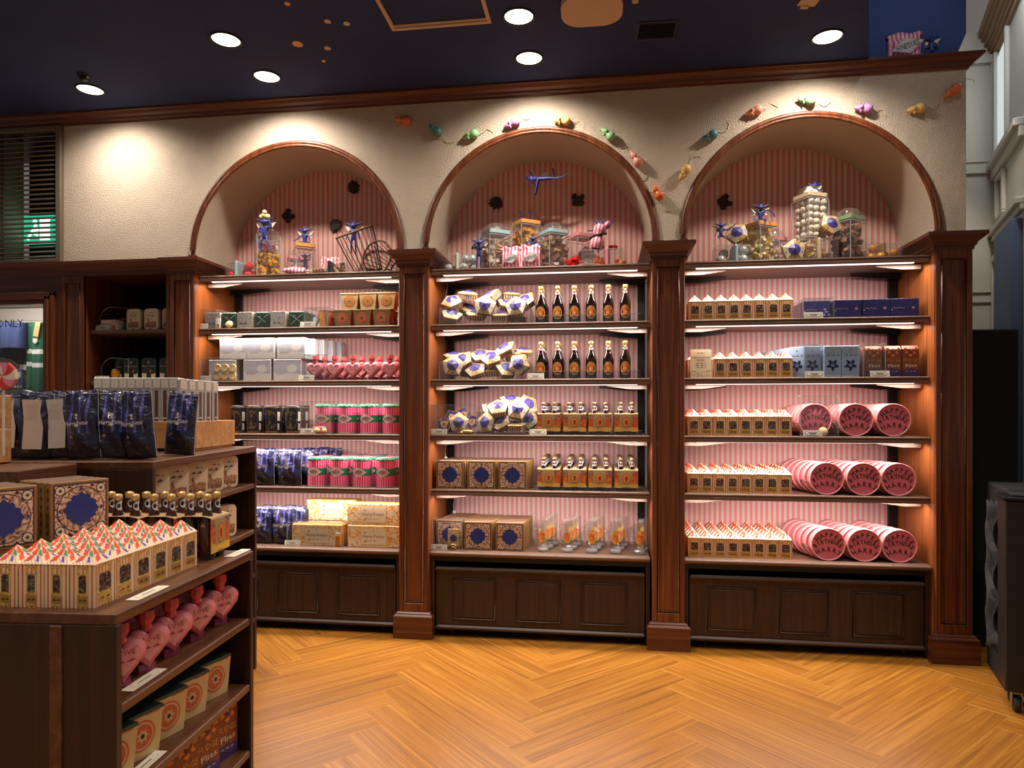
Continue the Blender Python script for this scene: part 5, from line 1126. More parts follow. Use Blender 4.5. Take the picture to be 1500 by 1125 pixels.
# left arch
lying(-2.435, .26, .20, .125, 'lid_blue', 'jar lying on its side with shiny red balls, left arch', .05, .42)
balls([(-2.500, .235, .034, 'alone left of the lid'), (-2.380, .235, .034, 'lower front'), (-2.372, .235, .093, 'upper front'), (-2.425, .285, .060, 'behind by the lid'), (-2.372, .290, .045, 'lower back'), (-2.400, .262, .090, 'upper middle')], .029, 'red_sweet', 'red_ball', 'shiny red ball in the lying jar', 'sweet', 'red balls')
jar(-2.255, .26, .155, .325, 'glass', False, 'tall square jar of honeycomb and pink sweets, left arch', ('cube', 70, .55, .016, ['yellow_sweet', 'orange_sweet', 'honeycomb'], 'honeycomb pieces in the tall left arch jar'))
b = MB(); fill(b, 'ball', 16, .045, .19, .235, .018, ['cake_pink', 'white_sweet', 'rose'], random.Random(5)); tag(link('jar_filling', b.mesh('f'), None, (-2.255, .26, Z6)), 'pink sweets topping the honeycomb jar', 'sweets', 'loose sweets in jars', 'stuff')
jar(-2.120, .42, .13, .235, 'lid_pink', True, 'domed jar with a pink band behind the honeycomb jar', ('ball', 60, .55, .010, ['white_sweet', 'cake_pink', 'orange_jelly', 'white_sweet'], 'tiny mixed sweets in the pink banded jar'))
jar(-1.995, .27, .135, .235, 'lid_orange', False, 'square jar with orange lid and an imp inside, left arch', ('ball', 46, .30, .012, ['white_sweet', 'cake_pink'], 'pale sweets at the bottom of the orange lidded jar'))
lying(-1.745, .22, .16, .100, 'rod', 'small lying jar of toffee strips, left arch', .1, .25)
b = MB(); fill(b, 'stick', 16, .05, .02, .08, .012, ['brown_sweet', 'choc', 'caramel'], random.Random(8)); tag(link('jar_filling', b.mesh('f'), None, (-1.735, .22, Z6)), 'brown toffee strips in the small lying jar', 'sweets', 'loose sweets in jars', 'stuff')
b = MB()
for k in range(14): o = b.M; b.M = T((k % 5)*.02, 0, .012+.013*(k//5)) @ RZ(.1*k) @ RY(.5); b.box(-.03, .03, -.006, .006, -.004, .004, 'caramel'); b.M = o
tag(link('toffee_pile', b.mesh('tp'), None, (-1.885, .20, Z6)), 'small heap of toffee strips beside the lying jar', 'sweets', None, 'stuff')

# striped paper pouches
def bag_mesh(w_, h, d, mat='bag_stripes', seed=0):
    nx, nz = 12, 12; b = MB(); vs = []
    for s in (-1, 1):
        for j in range(nz+1):
            for i in range(nx+1):
                u, v = i/nx, j/nz; px = 1-.10*sin(pi*v)-.10*(1 if .78 < v < .88 else 0)
                th = d*(sin(pi*min(1, max(0, u)))**.5)*(sin(pi*min(1, v*.9+.1))**.6); th *= 1 if v < .75 else .35
                vs.append(((u-.5)*w_*px, s*th/2+.004*sin(8*u+9*v+seed), v*h+.006*sin(11*u+seed)*(v > .9)))
    st = (nx+1)*(nz+1); fs = []
    for s in range(2):
        for j in range(nz):
            for i in range(nx): o = s*st+j*(nx+1)+i; fs.append((o, o+1, o+nx+2, o+nx+1))
    for j in range(nz):
        for i in (0, nx): o = j*(nx+1)+i; fs.append((o, o+nx+1, o+st+nx+1, o+st))
    for j in (0, nz):
        for i in range(nx): o = j*(nx+1)+i; fs.append((o, o+1, o+st+1, o+st))
    b.add(vs, fs, mat, True); return b.mesh('striped_bag')
def bag_product(w_, h, d, seed=0):
    me = bag_mesh(w_, h, d, 'bag_stripes', seed); b = MB().at(T(0, -d*.5-.005, h*.45) @ RY(-.28) @ FRONT); k = w_/.15
    D = [(-.062*k, 0), (0, .032*k), (.062*k, 0), (0, -.032*k)]; b.poly([(p[0]*1.12, p[1]*1.15) for p in D], 'cake_rim'); b.poly(D, 'snow_box', .0006)
    b.text('HONEYDUKES', .0205*k, 'ink', T(0, -.001, .0014) @ SCL(.72, 1.75, 1), .012); return ('striped_bag', me, [('diamond_label', b.mesh('diamond_label'))])
BAG = bag_product(.125, .150, .05)
spawn(BAG, 'pink striped paper bag standing by the wire baskets, left arch', 'bag', (-1.845, .34, Z6), .05, 'pink striped bags', sc=1.08)
b = MB(); b.M = RX(radians(-80)); tag(link('striped_bag', bag_mesh(.15, .12, .05, 'bag_stripes', 2), None, (-1.985, .09, Z6+.022), (radians(-78), 0, .35)), 'pink striped bag lying at the shelf front, left arch', 'bag', 'pink striped bags')
spawn(BAG, 'pink striped bag, left one of the pair in the middle arch', 'bag', (-.575, .16, Z6), -.08, 'pink striped bags')
spawn(BAG, 'pink striped bag, right one of the pair in the middle arch', 'bag', (-.455, .15, Z6), .06, 'pink striped bags', sc=1.02)
big = bag_product(.195, .185, .10, 4); o = spawn(big, 'large pink striped bag standing on the cornice at right', 'bag', (1.715, .13, 3.392), -.05, 'pink striped bags')

# wire baskets
def basket(cx, rim_c, base_c, R, r, nrm, lab, nw=22, grp='wire baskets'):
    rim_c, base_c = Vector(rim_c), Vector(base_c); nrm = Vector(nrm).normalized(); u = nrm.cross(Vector((0, 1, 0))).normalized(); v = nrm.cross(u)
    t = tag(link('wire_basket', None), lab, 'basket', grp); C_ = lambda c, R_, a: tuple(c+(u*cos(a)+v*sin(a))*R_)
    link('rim', MB().tube([C_(rim_c, R, 2*pi*k/40) for k in range(40)], .0065, 'basket_wood', 8, True).mesh('rim'), t)
    link('base_ring', MB().tube([C_(base_c, r, 2*pi*k/28) for k in range(28)], .006, 'rod', 8, True).mesh('base_ring'), t)
    wm = None
    for k in range(nw):
        a = 2*pi*k/nw; link('wire', MB().tube([C_(rim_c, R, a), C_((rim_c+base_c)/2, (R+r)/2*1.04, a), C_(base_c, r, a)], .0022, 'rod', 5).mesh('wire'), t)
    return t, C_, base_c, r
t, C_, bc, r_ = basket(0, (-1.665, .32, Z6+.325), (-1.560, .33, Z6+.045), .130, .085, (-.28, -.35, .9), 'tall wire basket tipped back with an imp inside')
b = MB(); b.add([C_(bc, r_, 2*pi*k/28) for k in range(28)], [tuple(range(28))], 'basket_wood'); link('base', b.mesh('base'), t)
t, C_, bc, r_ = basket(0, (-1.475, .215, Z6+.118), (-1.395, .42, Z6+.075), .118, .060, (-.35, -.9, .12), 'round wire basket lying open towards the viewer')
b = MB(); b.at(RX(pi/2)); b.lathe([(.10, -.012), (.125, 0), (.125, .008), (.10, .006)], 32, 'basket_wood'); 
b = MB(); b.prism([(.135*cos(pi*k/20), .105*sin(pi*k/20)) for k in range(21)], -.01, .01, 'basket_wood'); tag(link('basket_lid', b.mesh('basket_lid'), None, (-1.625, .44, Z6), (radians(82), 0, 0)), 'wooden basket base leaning behind the wire baskets', 'lid')

# middle arch
lying(-.915, .24, .21, .125, 'paper', 'jar lying on its side with silver balls, middle arch', .05, .42)
balls([(-.990, .215, .035, 'alone at the left end'), (-.890, .205, .036, 'lower front'), (-.880, .215, .092, 'upper front'), (-.845, .265, .045, 'lower back'), (-.985, .27, .040, 'back left'), (-.842, .245, .098, 'upper right')], .030, 'silver_sweet', 'silver_ball', 'silver ball in the lying jar, middle arch', 'sweet', 'silver balls, middle arch')
jar(-.700, .30, .160, .330, 'lid_blue', True, 'domed jar with blue band and pale popped sweets, middle arch', ('cube', 90, .68, .015, ['pale_pop', 'caramel', 'white_sweet', 'brown_sweet'], 'pale popped sweets in the left blue banded jar'))
jar(-.512, .42, .160, .372, 'lid_orange', False, 'tallest jar with orange lid full of honeycomb, middle arch', ('cube', 110, .86, .017, ['honeycomb', 'yellow_sweet', 'orange_sweet'], 'golden honeycomb filling the tallest jar'))
jar(-.320, .30, .160, .320, 'lid_blue', True, 'domed jar with blue band and brown chocolates, middle arch', ('cube', 90, .70, .016, ['nougat', 'brown_sweet', 'caramel', 'brown_sweet'], 'brown chocolates in the right blue banded jar'))
jar(-.150, .43, .155, .275, 'lid_pink', False, 'clear jar with pink lid and red jellies, middle arch', ('cube', 22, .26, .018, ['red_jelly', 'orange_jelly'], 'red jellies at the bottom of the pink lidded jar'))
lying(-.005, .25, .27, .130, 'lid_pink', 'jar lying on its side with orange jellies, middle arch', -.04, .60)
b = MB(); fill(b, 'cube', 9, .03, .02, .085, .018, ['orange_jelly', 'mug_orange'], random.Random(3)); b.at(T(.135, 0, 0)); fill(b, 'cube', 12, .028, .018, .06, .012, ['orange_jelly', 'yellow_sweet', 'red_jelly'], random.Random(4))
tag(link('jar_filling', b.mesh('f'), None, (-.035, .25, Z6)), 'orange jellies in the lying jar of the middle arch', 'sweets', 'loose sweets in jars', 'stuff')
b = MB(); fill(b, 'cube', 16, .045, .015, .05, .016, ['red_jelly', 'red_sweet'], random.Random(6)); tag(link('jelly_pile', b.mesh('jp'), None, (-.185, .15, Z6)), 'heap of red jellies spilled in front of the pink lidded jar', 'sweets', None, 'stuff')
b = MB(); b.lathe([(.055, .0), (.060, .004), (.055, .012), (.040, .035), (.0001, .048)], 24, 'glass', cap=False); b.lathe([(.062, .0), (.062, .008)], 24, 'edge_acrylic', cap=False); tag(link('jar_dome', b.mesh('dome'), None, (-.100, .105, Z6)), 'glass dome lid lying among the red jellies', 'lid')
for k, (x, z) in enumerate([(-.015, .135), (.045, .152), (.065, .150)]): tag(link('red_jelly', MB().bbox(-.018, .018, -.014, .014, 0, .024, 'red_jelly', .004).mesh('jelly'), None, (x, .25, Z6+z-.002 if k < 1 else Z6+.133), (0, 0, .4*k)), f'red jelly cube on top of the lying jar, {ORD[k]} from left', 'sweet', 'jelly cubes on the lying jar')

# right arch
lying(.775, .24, .22, .125, 'lid_blue', 'jar lying on its side with silver balls, right arch', .05, .55)
balls([(.705, .215, .036, 'large at the left end'), (.835, .205, .036, 'lower front right'), (.838, .225, .092, 'upper right'), (.730, .27, .085, 'upper left'), (.86, .27, .045, 'back right'), (.775, .26, .036, 'by the lid')], .030, 'silver_sweet', 'silver_ball', 'silver ball in the lying jar, right arch', 'sweet', 'silver balls, right arch')
jar(.945, .27, .165, .262, 'lid_orange', False, 'square jar with orange lid of pale yellow sticks, right arch', ('stick', 110, .90, .015, ['pale_yellow', 'cream', 'pale_yellow', 'yellow_sweet'], 'pale yellow sticks in the orange lidded jar'))
jar(1.065, .44, .135, .262, 'lid_pink', True, 'domed jar of white sweets behind the yellow stick jar', ('stick', 50, .66, .014, ['white_sweet', 'cake_pink', 'white_sweet'], 'white striped sweets in the domed jar behind'))
lying(1.225, .22, .29, .140, 'lid_cream', 'jar lying on its side with yellow gummies, right arch', -.03, .62)
b = MB(); fill(b, 'stick', 40, .05, .02, .12, .014, ['yellow_sweet', 'white_sweet', 'orange_sweet', 'pale_yellow'], random.Random(9)); b.at(T(-.055, 0, 0)); fill(b, 'stick', 40, .05, .02, .12, .014, ['yellow_sweet', 'white_sweet', 'orange_sweet'], random.Random(10)); b.at(T(.10, 0, 0)); fill(b, 'cube', 7, .03, .02, .07, .016, ['white_sweet', 'orange_sweet'], random.Random(11))
tag(link('jar_filling', b.mesh('f'), None, (1.205, .22, Z6)), 'yellow and white gummies in the lying jar', 'sweets', 'loose sweets in jars', 'stuff')
ZW = Z6+.146
pr, bh = jar_mesh(.155, .325, 'lid_cream', True); spawn(pr, 'tall jar of white balls standing on the lying gummy jar', 'jar', (1.235, .26, ZW), .45, 'jars in the arches')
me = MB().ball((0, 0, 0), .0232, 'white_sweet', 12, 7).mesh('white_ball'); k = 0; rj = random.Random(2)
for lay in range(6):
    for i in range(3):
        for j in range(3):
            if (i, j) == (1, 1) or (i == 2 and j == 2): continue
            x, y = (i-1)*.045+.004*(lay % 2), (j-1)*.045-.004*(lay % 2); x += rj.uniform(-.004, .004); y += rj.uniform(-.004, .004); X_, Y_ = x*cos(.45)-y*sin(.45), x*sin(.45)+y*cos(.45)
            tag(link('white_ball', me, None, (1.235+X_, .26+Y_, ZW+.027+lay*.0395)), f'white sugar ball in the tall jar, {["bottom", "second", "third", "fourth", "fifth", "top"][lay]} layer, {["front", "middle", "back"][j]} {["left", "centre", "right"][i]}', 'sweet', 'white balls in the tall jar')
for x, y, z, wh in [(-.02, -.02, .285, 'left'), (.022, -.015, .285, 'right'), (0, .01, .312, 'topmost')]: tag(link('white_ball', me, None, (1.235+x, .26+y, ZW+z)), f'white sugar ball under the glass dome, {wh}', 'sweet', 'white balls under the dome')
jar(1.455, .27, .155, .330, 'lid_green', True, 'domed jar with green band full of brown chocolates, right arch', ('cube', 100, .72, .016, ['brown_sweet', 'nougat', 'choc', 'brown_sweet'], 'brown chocolates in the green banded jar'))
lying(1.635, .27, .22, .115, 'frog_edge', 'jar lying on its side with orange balls, right arch', -.03, .52)
balls([(1.575, .235, .033, 'lower left'), (1.590, .25, .085, 'upper left'), (1.625, .225, .034, 'lower middle'), (1.665, .26, .040, 'right of the lid'), (1.700, .235, .055, 'at the right end'), (1.560, .30, .06, 'back left')], .026, 'orange_sweet', 'orange_ball', 'orange ball in the lying jar', 'sweet', 'orange balls')
for (x, y, z, rx, ry, lab) in [(.800, .22, Z6+.195, -18, -28, 'tilted on top of the silver ball jar'), (1.105, .135, Z6+.062, -10, 0, 'standing upright at the shelf front'), (1.320, .17, Z6+.215, -25, 38, 'tipped between the white ball jar and green jar')]:
    spawn(PENT, f'five-sided gilt and violet sweet carton {lab}', 'carton', (x, y, z), 0, 'cartons in the right arch', rot=(radians(rx), radians(ry), 0), sc=1.08)

# imps: one skinned body each, with thin wings
def imp(loc, H, J, lab, rot=(0, 0, 0), wings=True, head=True):
    base = dict(pel=(0, 0, .46), bel=(0, 0, .56), che=(0, 0, .67), nek=(0, 0, .75), hed=(0, -.02, .83), top=(0, -.01, .90), e1=(-.12, 0, .87), e1t=(-.26, .01, .95), e2=(.12, 0, .87), e2t=(.26, .01, .95), a1=(-.04, 0, .95), a1t=(-.06, 0, 1.05), a2=(.04, 0, .95), a2t=(.06, 0, 1.05), muz=(0, -.09, .81),
                s1=(-.09, 0, .71), el1=(-.17, -.02, .60), h1=(-.20, -.06, .48), f1=(-.21, -.08, .42), s2=(.09, 0, .71), el2=(.17, -.02, .60), h2=(.20, -.06, .48), f2=(.21, -.08, .42),
                p1=(-.06, 0, .43), k1=(-.07, -.03, .23), t1=(-.07, 0, .04), q1=(-.08, -.08, .015), p2=(.06, 0, .43), k2=(.07, -.03, .23), t2=(.07, 0, .04), q2=(.08, -.08, .015))
    base.update(J); names = list(base); R = dict(pel=.065, bel=.055, che=.075, nek=.030, hed=.075, top=.05, e1=.035, e1t=.006, e2=.035, e2t=.006, a1=.012, a1t=.006, a2=.012, a2t=.006, muz=.030, s1=.030, el1=.022, h1=.020, f1=.022, s2=.030, el2=.022, h2=.020, f2=.022, p1=.040, k1=.028, t1=.020, q1=.026, p2=.040, k2=.028, t2=.020, q2=.026)
    E = [('pel', 'bel'), ('bel', 'che'), ('che', 'nek'), ('nek', 'hed'), ('hed', 'top'), ('hed', 'e1'), ('e1', 'e1t'), ('hed', 'e2'), ('e2', 'e2t'), ('top', 'a1'), ('a1', 'a1t'), ('top', 'a2'), ('a2', 'a2t'), ('hed', 'muz'), ('che', 's1'), ('s1', 'el1'), ('el1', 'h1'), ('h1', 'f1'), ('che', 's2'), ('s2', 'el2'), ('el2', 'h2'), ('h2', 'f2'), ('pel', 'p1'), ('p1', 'k1'), ('k1', 't1'), ('t1', 'q1'), ('pel', 'p2'), ('p2', 'k2'), ('k2', 't2'), ('t2', 'q2')]
    me = bpy.data.meshes.new('imp_figure'); me.from_pydata([tuple(c*H for c in base[n]) for n in names], [(names.index(a), names.index(c)) for a, c in E], []); me.materials.append(MATS['imp_blue'])
    o = link('imp_figure', me, None, loc, rot); tag(o, lab, 'figurine', 'blue winged imps')
    md = o.modifiers.new('skin', 'SKIN'); md.use_smooth_shade = True
    if not me.skin_vertices: me.attributes.new  # layer is made by the modifier
    sk = me.skin_vertices[0].data if me.skin_vertices else None
    if sk is None:
        bm = bmesh.new(); bm.from_mesh(me); bm.verts.layers.skin.verify(); bm.to_mesh(me); bm.free(); sk = me.skin_vertices[0].data
    for i, n in enumerate(names): sk[i].radius = (R[n]*H, R[n]*H); sk[i].use_root = (n == 'pel')
    o.modifiers.new('sub', 'SUBSURF').levels = 1; o.modifiers['sub'].render_levels = 1
    if wings:
        c = Vector(base['che'])*H
        for s in (-1, 1):
            for up, L in ((.55, .34), (-.15, .24)):
                b = MB(); d = Vector((s*cos(up), .18, sin(up))).normalized()*L*H; n = Vector((-d.z, 0, d.x)).normalized()*L*H*.22
                b.add([tuple(c+Vector((0, .05*H, 0))), tuple(c+d*.5+n), tuple(c+d), tuple(c+d*.55-n), tuple(c+Vector((0, .056*H, 0))), tuple(c+d*.5+n*1.0+Vector((0, .002, 0))), tuple(c+d+Vector((0, .002, 0))), tuple(c+d*.55-n+Vector((0, .002, 0)))], [(0, 1, 2, 3), (7, 6, 5, 4), (0, 4, 5, 1), (1, 5, 6, 2), (2, 6, 7, 3), (3, 7, 4, 0)], 'imp_wing'); link('wing', b.mesh('wing'), o)
    return o
dangle = dict(k1=(-.09, -.10, .30), t1=(-.06, -.10, .08), q1=(-.06, -.15, .03), k2=(.12, -.10, .32), t2=(.20, -.10, .12), q2=(.24, -.14, .07), el1=(-.17, -.04, .62), h1=(-.08, -.10, .58), f1=(-.04, -.11, .60), el2=(.20, -.02, .68), h2=(.16, -.02, .84), f2=(.10, -.03, .88))
imp((-2.225, .165, Z6+.155), .255, dangle, 'blue imp sitting on the honeycomb jar with popcorn on its head')
b = MB()
for x, y, z, r in [(0, 0, 0, .022), (-.022, 0, -.008, .016), (.022, 0, -.008, .018), (.005, -.01, .018, .016), (-.012, .01, .010, .014)]: b.ball((x, y, z), r, 'pale_yellow', 8, 6)
tag(link('popcorn_clump', b.mesh('pop'), None, (-2.222, .160, Z6+.410)), 'clump of yellow popcorn on the imp figure head', 'sweets')
imp((-1.990, .265, Z6+.160), .20, dict(k1=(-.12, -.12, .44), t1=(-.20, -.14, .40), q1=(-.24, -.18, .38), k2=(.12, -.12, .44), t2=(.2, -.14, .40), q2=(.24, -.18, .38), el1=(-.2, -.05, .6), h1=(-.30, -.1, .50), f1=(-.34, -.1, .48)), 'blue imp crouching on the orange lid, left arch')
imp((-1.990, .270, Z6+.02), .16, dict(el1=(-.2, -.02, .64), h1=(-.26, -.04, .82), f1=(-.28, -.04, .88), el2=(.2, 0, .70), h2=(.22, 0, .9), f2=(.22, 0, .98)), 'blue imp trapped inside the orange lidded jar, left arch', wings=False)
imp((-1.655, .28, Z6+.165), .225, {}, 'blue imp standing in the tipped wire basket')
imp((-.775, .115, Z6), .205, dict(el1=(-.22, -.06, .64), h1=(-.10, -.10, .80), f1=(-.05, -.11, .82), el2=(.22, -.06, .64), h2=(.10, -.10, .80), f2=(.05, -.11, .82)), 'blue imp standing on the shelf hands on its face, middle arch')
imp((-.425, .30, Z6+.49), .24, dict(pel=(.24, 0, .50), bel=(.14, 0, .52), che=(.02, 0, .54), nek=(-.08, 0, .54), hed=(-.17, 0, .53), top=(-.26, 0, .55), e1=(-.16, 0, .63), e1t=(-.24, .0, .76), e2=(-.15, 0, .44), e2t=(-.20, 0, .34), a1=(-.30, 0, .58), a1t=(-.38, 0, .60), a2=(-.30, 0, .52), a2t=(-.38, 0, .50), muz=(-.20, -.07, .50), s1=(.0, -.04, .50), el1=(-.02, -.05, .34), h1=(-.06, -.05, .16), f1=(-.08, -.05, .08), s2=(.02, .04, .50), el2=(.0, .05, .34), h2=(-.04, .05, .18), f2=(-.06, .05, .10), p1=(.28, -.04, .52), k1=(.50, -.04, .50), t1=(.70, -.04, .54), q1=(.78, -.05, .60), p2=(.28, .04, .52), k2=(.46, .04, .56), t2=(.42, .04, .72), q2=(.40, .0, .80)), 'blue imp flying sideways above the tallest jar')
b = MB()
for x, x2 in ((-.022, -.035), (.018, .030)): b.tube([(x, 0, .0), (x*1.1, 0, .06), (x2, 0, .13), (x2-.006, -.01, .160)], [.007, .006, .005, .007], 'imp_blue', 8)
b.ball((0, 0, -.01), .026, 'imp_blue', 10, 6, (1, .7, .8)); tag(link('diving_figurine', b.mesh('legs'), None, (-.508, .405, Z6+.282)), 'legs of a blue imp diving into the tallest jar', 'figurine', 'blue winged imps')
imp((-.445, .205, Z6+.075), .155, dict(el1=(-.22, -.06, .72), h1=(-.34, -.14, .60), f1=(-.34, -.18, .50), el2=(.22, -.06, .72), h2=(.34, -.14, .60), f2=(.34, -.18, .50)), 'blue imp peeking over the pair of striped bags')
imp((-.055, .215, Z6+.105), .215, dict(el2=(.22, 0, .80), h2=(.30, 0, .98), f2=(.30, 0, 1.06), el1=(-.24, 0, .62), h1=(-.34, 0, .60), f1=(-.38, 0, .60)), 'blue imp wrapped in a striped bag raising one arm', rot=(0, radians(12), 0), wings=False)
b = MB(); b.lathe([(.030, 0), (.042, .02), (.040, .055), (.020, .080), (.040, .105), (.038, .135), (.024, .152)], 16, 'bag_stripes', cap=False); b.tube([(.02, 0, .14), (.05, 0, .175)], [.020, .014], 'bag_stripes', 8); tag(link('striped_wrap', b.mesh('wrap'), None, (-.052, .215, Z6+.133), (0, radians(12), 0)), 'pink striped bag tied round the arm-raising imp', 'bag', 'pink striped bags')
b = MB(); b.tube([(-.050, -.01, -.03), (-.02, -.022, -.005), (.0, -.024, 0), (.022, -.02, .008), (.048, -.01, .018)], [.007, .005, .008, .005, .007], 'black', 6); b.lathe([(.024, -.005), (.024, .005)], 14, 'black', cap=False); tag(link('black_ribbon', b.mesh('ribbon'), None, (-.035, .212, Z6+.213), (0, radians(12), 0)), 'black ribbon tied on the imp striped bag', 'ribbon')
imp((.705, .215, Z6+.115), .16, dict(el2=(.25, -.02, .66), h2=(.45, -.02, .80), f2=(.56, -.02, .90), k1=(-.12, -.12, .38), t1=(-.08, -.18, .30), k2=(.12, -.12, .38), t2=(.08, -.18, .30), q1=(-.08, -.22, .3), q2=(.08, -.22, .3)), 'blue imp on the silver ball jar reaching for a carton')
imp((.935, .20, Z6+.185), .19, dict(el2=(.22, -.08, .74), h2=(.36, -.10, .62), f2=(.42, -.1, .50), k1=(-.14, -.14, .42), t1=(-.10, -.2, .26), q1=(-.1, -.24, .2), k2=(.14, -.14, .42), t2=(.08, -.2, .26), q2=(.08, -.24, .2)), 'blue imp perched on the yellow stick jar')
imp((1.275, .30, ZW+.215), .16, dict(el1=(-.2, -.04, .62), h1=(-.28, -.1, .5)), 'blue imp behind the dome of the white ball jar')
imp((1.862, .13, 3.392), .16, dict(k1=(-.12, -.12, .30), t1=(-.12, -.1, .10), k2=(.12, -.12, .30), t2=(.12, -.1, .10)), 'dark blue imp beside the large striped bag on the cornice', rot=(0, 0, -.4))

# chocolate shapes stuck on the striped paper
def choc(kind):
    pts = {'leap': [(-.045, .0), (-.05, .018), (-.035, .025), (-.02, .045), (-.012, .058), (.004, .066), (.022, .058), (.026, .044), (.015, .040), (.010, .050), (-.002, .050), (-.002, .038), (.020, .030), (.030, .018), (.050, .020), (.060, .004), (.052, -.010), (.034, -.012), (.020, -.020), (.022, -.038), (.010, -.044), (-.012, -.042), (-.018, -.028), (-.030, -.018)],
           'sit': [(-.040, .036), (-.020, .050), (.010, .054), (.034, .046), (.030, .030), (.044, .022), (.038, .006), (.024, .004), (.040, -.012), (.032, -.024), (.018, -.012), (.010, -.044), (-.002, -.026), (-.010, -.052), (-.020, -.026), (-.032, -.036), (-.044, -.014), (-.050, .010)]}[kind]
    b = MB().at(FRONT); b.prism(pts, -.008, .006, 'choc'); b.prism([(p[0]*.7, p[1]*.7) for p in pts], .006, .012, 'choc'); return b.mesh('chocolate_frog')
CL, CS = choc('leap'), choc('sit')
for x, z, k, a, lab in [(-2.252, 2.788, CL, 0, 'lower left in the left arch'), (-1.752, 2.978, CS, -.8, 'high at right in the left arch'), (-1.892, 2.707, CS, .2, 'above the striped bag in the left arch'), (-.743, 2.821, CS, 1.4, 'at left in the middle arch'), (-.171, 2.815, CL, -.8, 'at right in the middle arch'), (.780, 2.761, CL, .2, 'at left in the right arch')]:
    tag(link('chocolate_shape', k, None, (x, .549, z), (0, a, 0), .95), f'dark chocolate creature shape on striped paper, {lab}', 'decoration', 'chocolate shapes')

# sugar mice along the wall
def mouse(x, z, ang, col, lab, k):
    b = MB(); b.M = RY(pi/2); b.lathe([(.0001, -.054), (.017, -.050), (.027, -.036), (.029, -.022), (.022, -.006), (.0135, .006), (.0185, .014), (.0185, .022), (.011, .038), (.005, .050), (.0001, .054)], 16, col, cap=False)
    b.at(Matrix.Identity(4)); b.ball((.012, -.006, .019), .010, col, 8, 6, (.5, 1, 1)); b.ball((.012, -.020, -.004), .010, col, 8, 6, (.5, 1, 1)); b.ball((.050, -.004, 0), .0035, 'mouse_pink', 6, 4)
    o = link('sugar_mouse', b.mesh('sugar_mouse'), None, (x, .058, z), (0, -radians(ang), 0)); tag(o, f'{lab} sugar mouse', 'sugar mouse', 'sugar mice crossing the wall')
    s = 1 if k % 2 else -1; link('tail', MB().tube([(-.056, .0, 0), (-.075, .012, -.004*s), (-.095, .016, .010*s), (-.112, .018, .012*s), (-.128, .018, -.006*s), (-.140, .019, -.020*s), (-.132, .019, -.032*s)], .0022, 'string', 5).mesh('tail'), o)
for k, (x, z, a, c, lab) in enumerate([(-1.250, 3.217, 168, 'mouse_orange', 'bright orange, leftmost on the wall'), (-1.043, 3.146, 140, 'mouse_teal', 'teal, second from the left'), (-.819, 3.099, 195, 'mouse_green', 'green, at the left shoulder of the middle arch,'), (-.563, 3.156, 202, 'mouse_violet', 'violet, left above the middle arch,'), (-.254, 3.155, 175, 'mouse_yellow', 'yellow, right above the middle arch,'), (.021, 3.061, 138, 'mouse_green', 'green, at the right shoulder of the middle arch,'), (.186, 2.905, 122, 'mouse_pink', 'pale pink, descending right of the middle arch,'), (.314, 2.699, 118, 'mouse_orange', 'orange, lowest between the arches,'), (.468, 2.802, 238, 'mouse_yellow', 'yellow, lowest at left of the right arch,'), (.613, 3.012, 205, 'mouse_teal', 'teal, at the left shoulder of the right arch,'), (.865, 3.145, 198, 'mouse_salmon', 'salmon, left above the right arch,'), (1.157, 3.191, 168, 'mouse_green', 'green, at the top of the right arch,'), (1.465, 3.125, 172, 'mouse_violet', 'violet, right above the right arch,'), (1.746, 3.104, 190, 'mouse_yellow', 'yellow, second from the right,'), (1.935, 3.192, 215, 'mouse_orange', 'red-orange, rightmost on the wall')]): mouse(x, z, a, c, lab, k)

# ================================================================== ISLAND DISPLAY IN THE FOREGROUND
class Fr:
    def __init__(s, O, a): s.O = O; s.a = radians(a)
    def __call__(s, x, y, z): return (s.O[0]+x*cos(s.a)-y*sin(s.a), s.O[1]+x*sin(s.a)+y*cos(s.a), z)
LO = Fr((-1.222, -2.472), 3.9)
def W(lat, fwd): s, c = sin(math.atan(.137)), cos(math.atan(.137)); return (lat*c-fwd*s, -4.02+lat*s+fwd*c)
UP = Fr(W(-1.368, 2.56), 8.9)
def unit(nm, fr, L, D, zs, ztop, lab, face_strip=None, t=.026, post=.024):
    o = tag(link(nm, None, None, fr(0, 0, 0), (0, 0, fr.a)), lab, 'display unit')
    link('top_board', MB().bbox(-D, 0, 0, L, ztop-.030, ztop, 'island_wood', .003).mesh('top_board'), o)
    link('end_panel', MB().bbox(-D, 0, 0, post, 0, ztop-.030, 'island_wood_z', .002).mesh('end_panel'), o)
    link('end_panel', MB().bbox(-D, 0, L-post, L, 0, ztop-.030, 'island_wood_z', .002).mesh('end_panel'), o)
    link('back_panel', MB().box(-D, -.34, post, L-post, 0, ztop-.03, 'matt_black').mesh('back_panel'), o)
    for z in zs: link('shelf', MB().bbox(-.34, -.003, post, L-post, z-t, z, 'island_wood', .003).mesh('shelf'), o)
    if face_strip: link('joint_strip', MB().bbox(face_strip[0], face_strip[1], -.006, .002, 0, ztop-.032, 'island_wood', .002).mesh('joint_strip'), o)
    return o
unit('display_island', LO, .770, .95, (.645, .405, .165), .885, 'low dark wood display unit in the foreground', (-.175, -.142))
unit('display_island', UP, 1.10, .72, (1.006, .758, .52, .28), 1.205, 'tall dark wood display unit behind the low one')
# near block of the tall unit
NB = Fr(W(-1.60, 2.17), 8.9)
o = tag(link('display_block', MB().bbox(-.35, 0, 0, .315, .886, 1.205, 'island_wood', .004).mesh('block'), None, NB(0, 0, 0), (0, 0, NB.a)), 'wooden block of the tall display unit at the left edge', 'display unit')
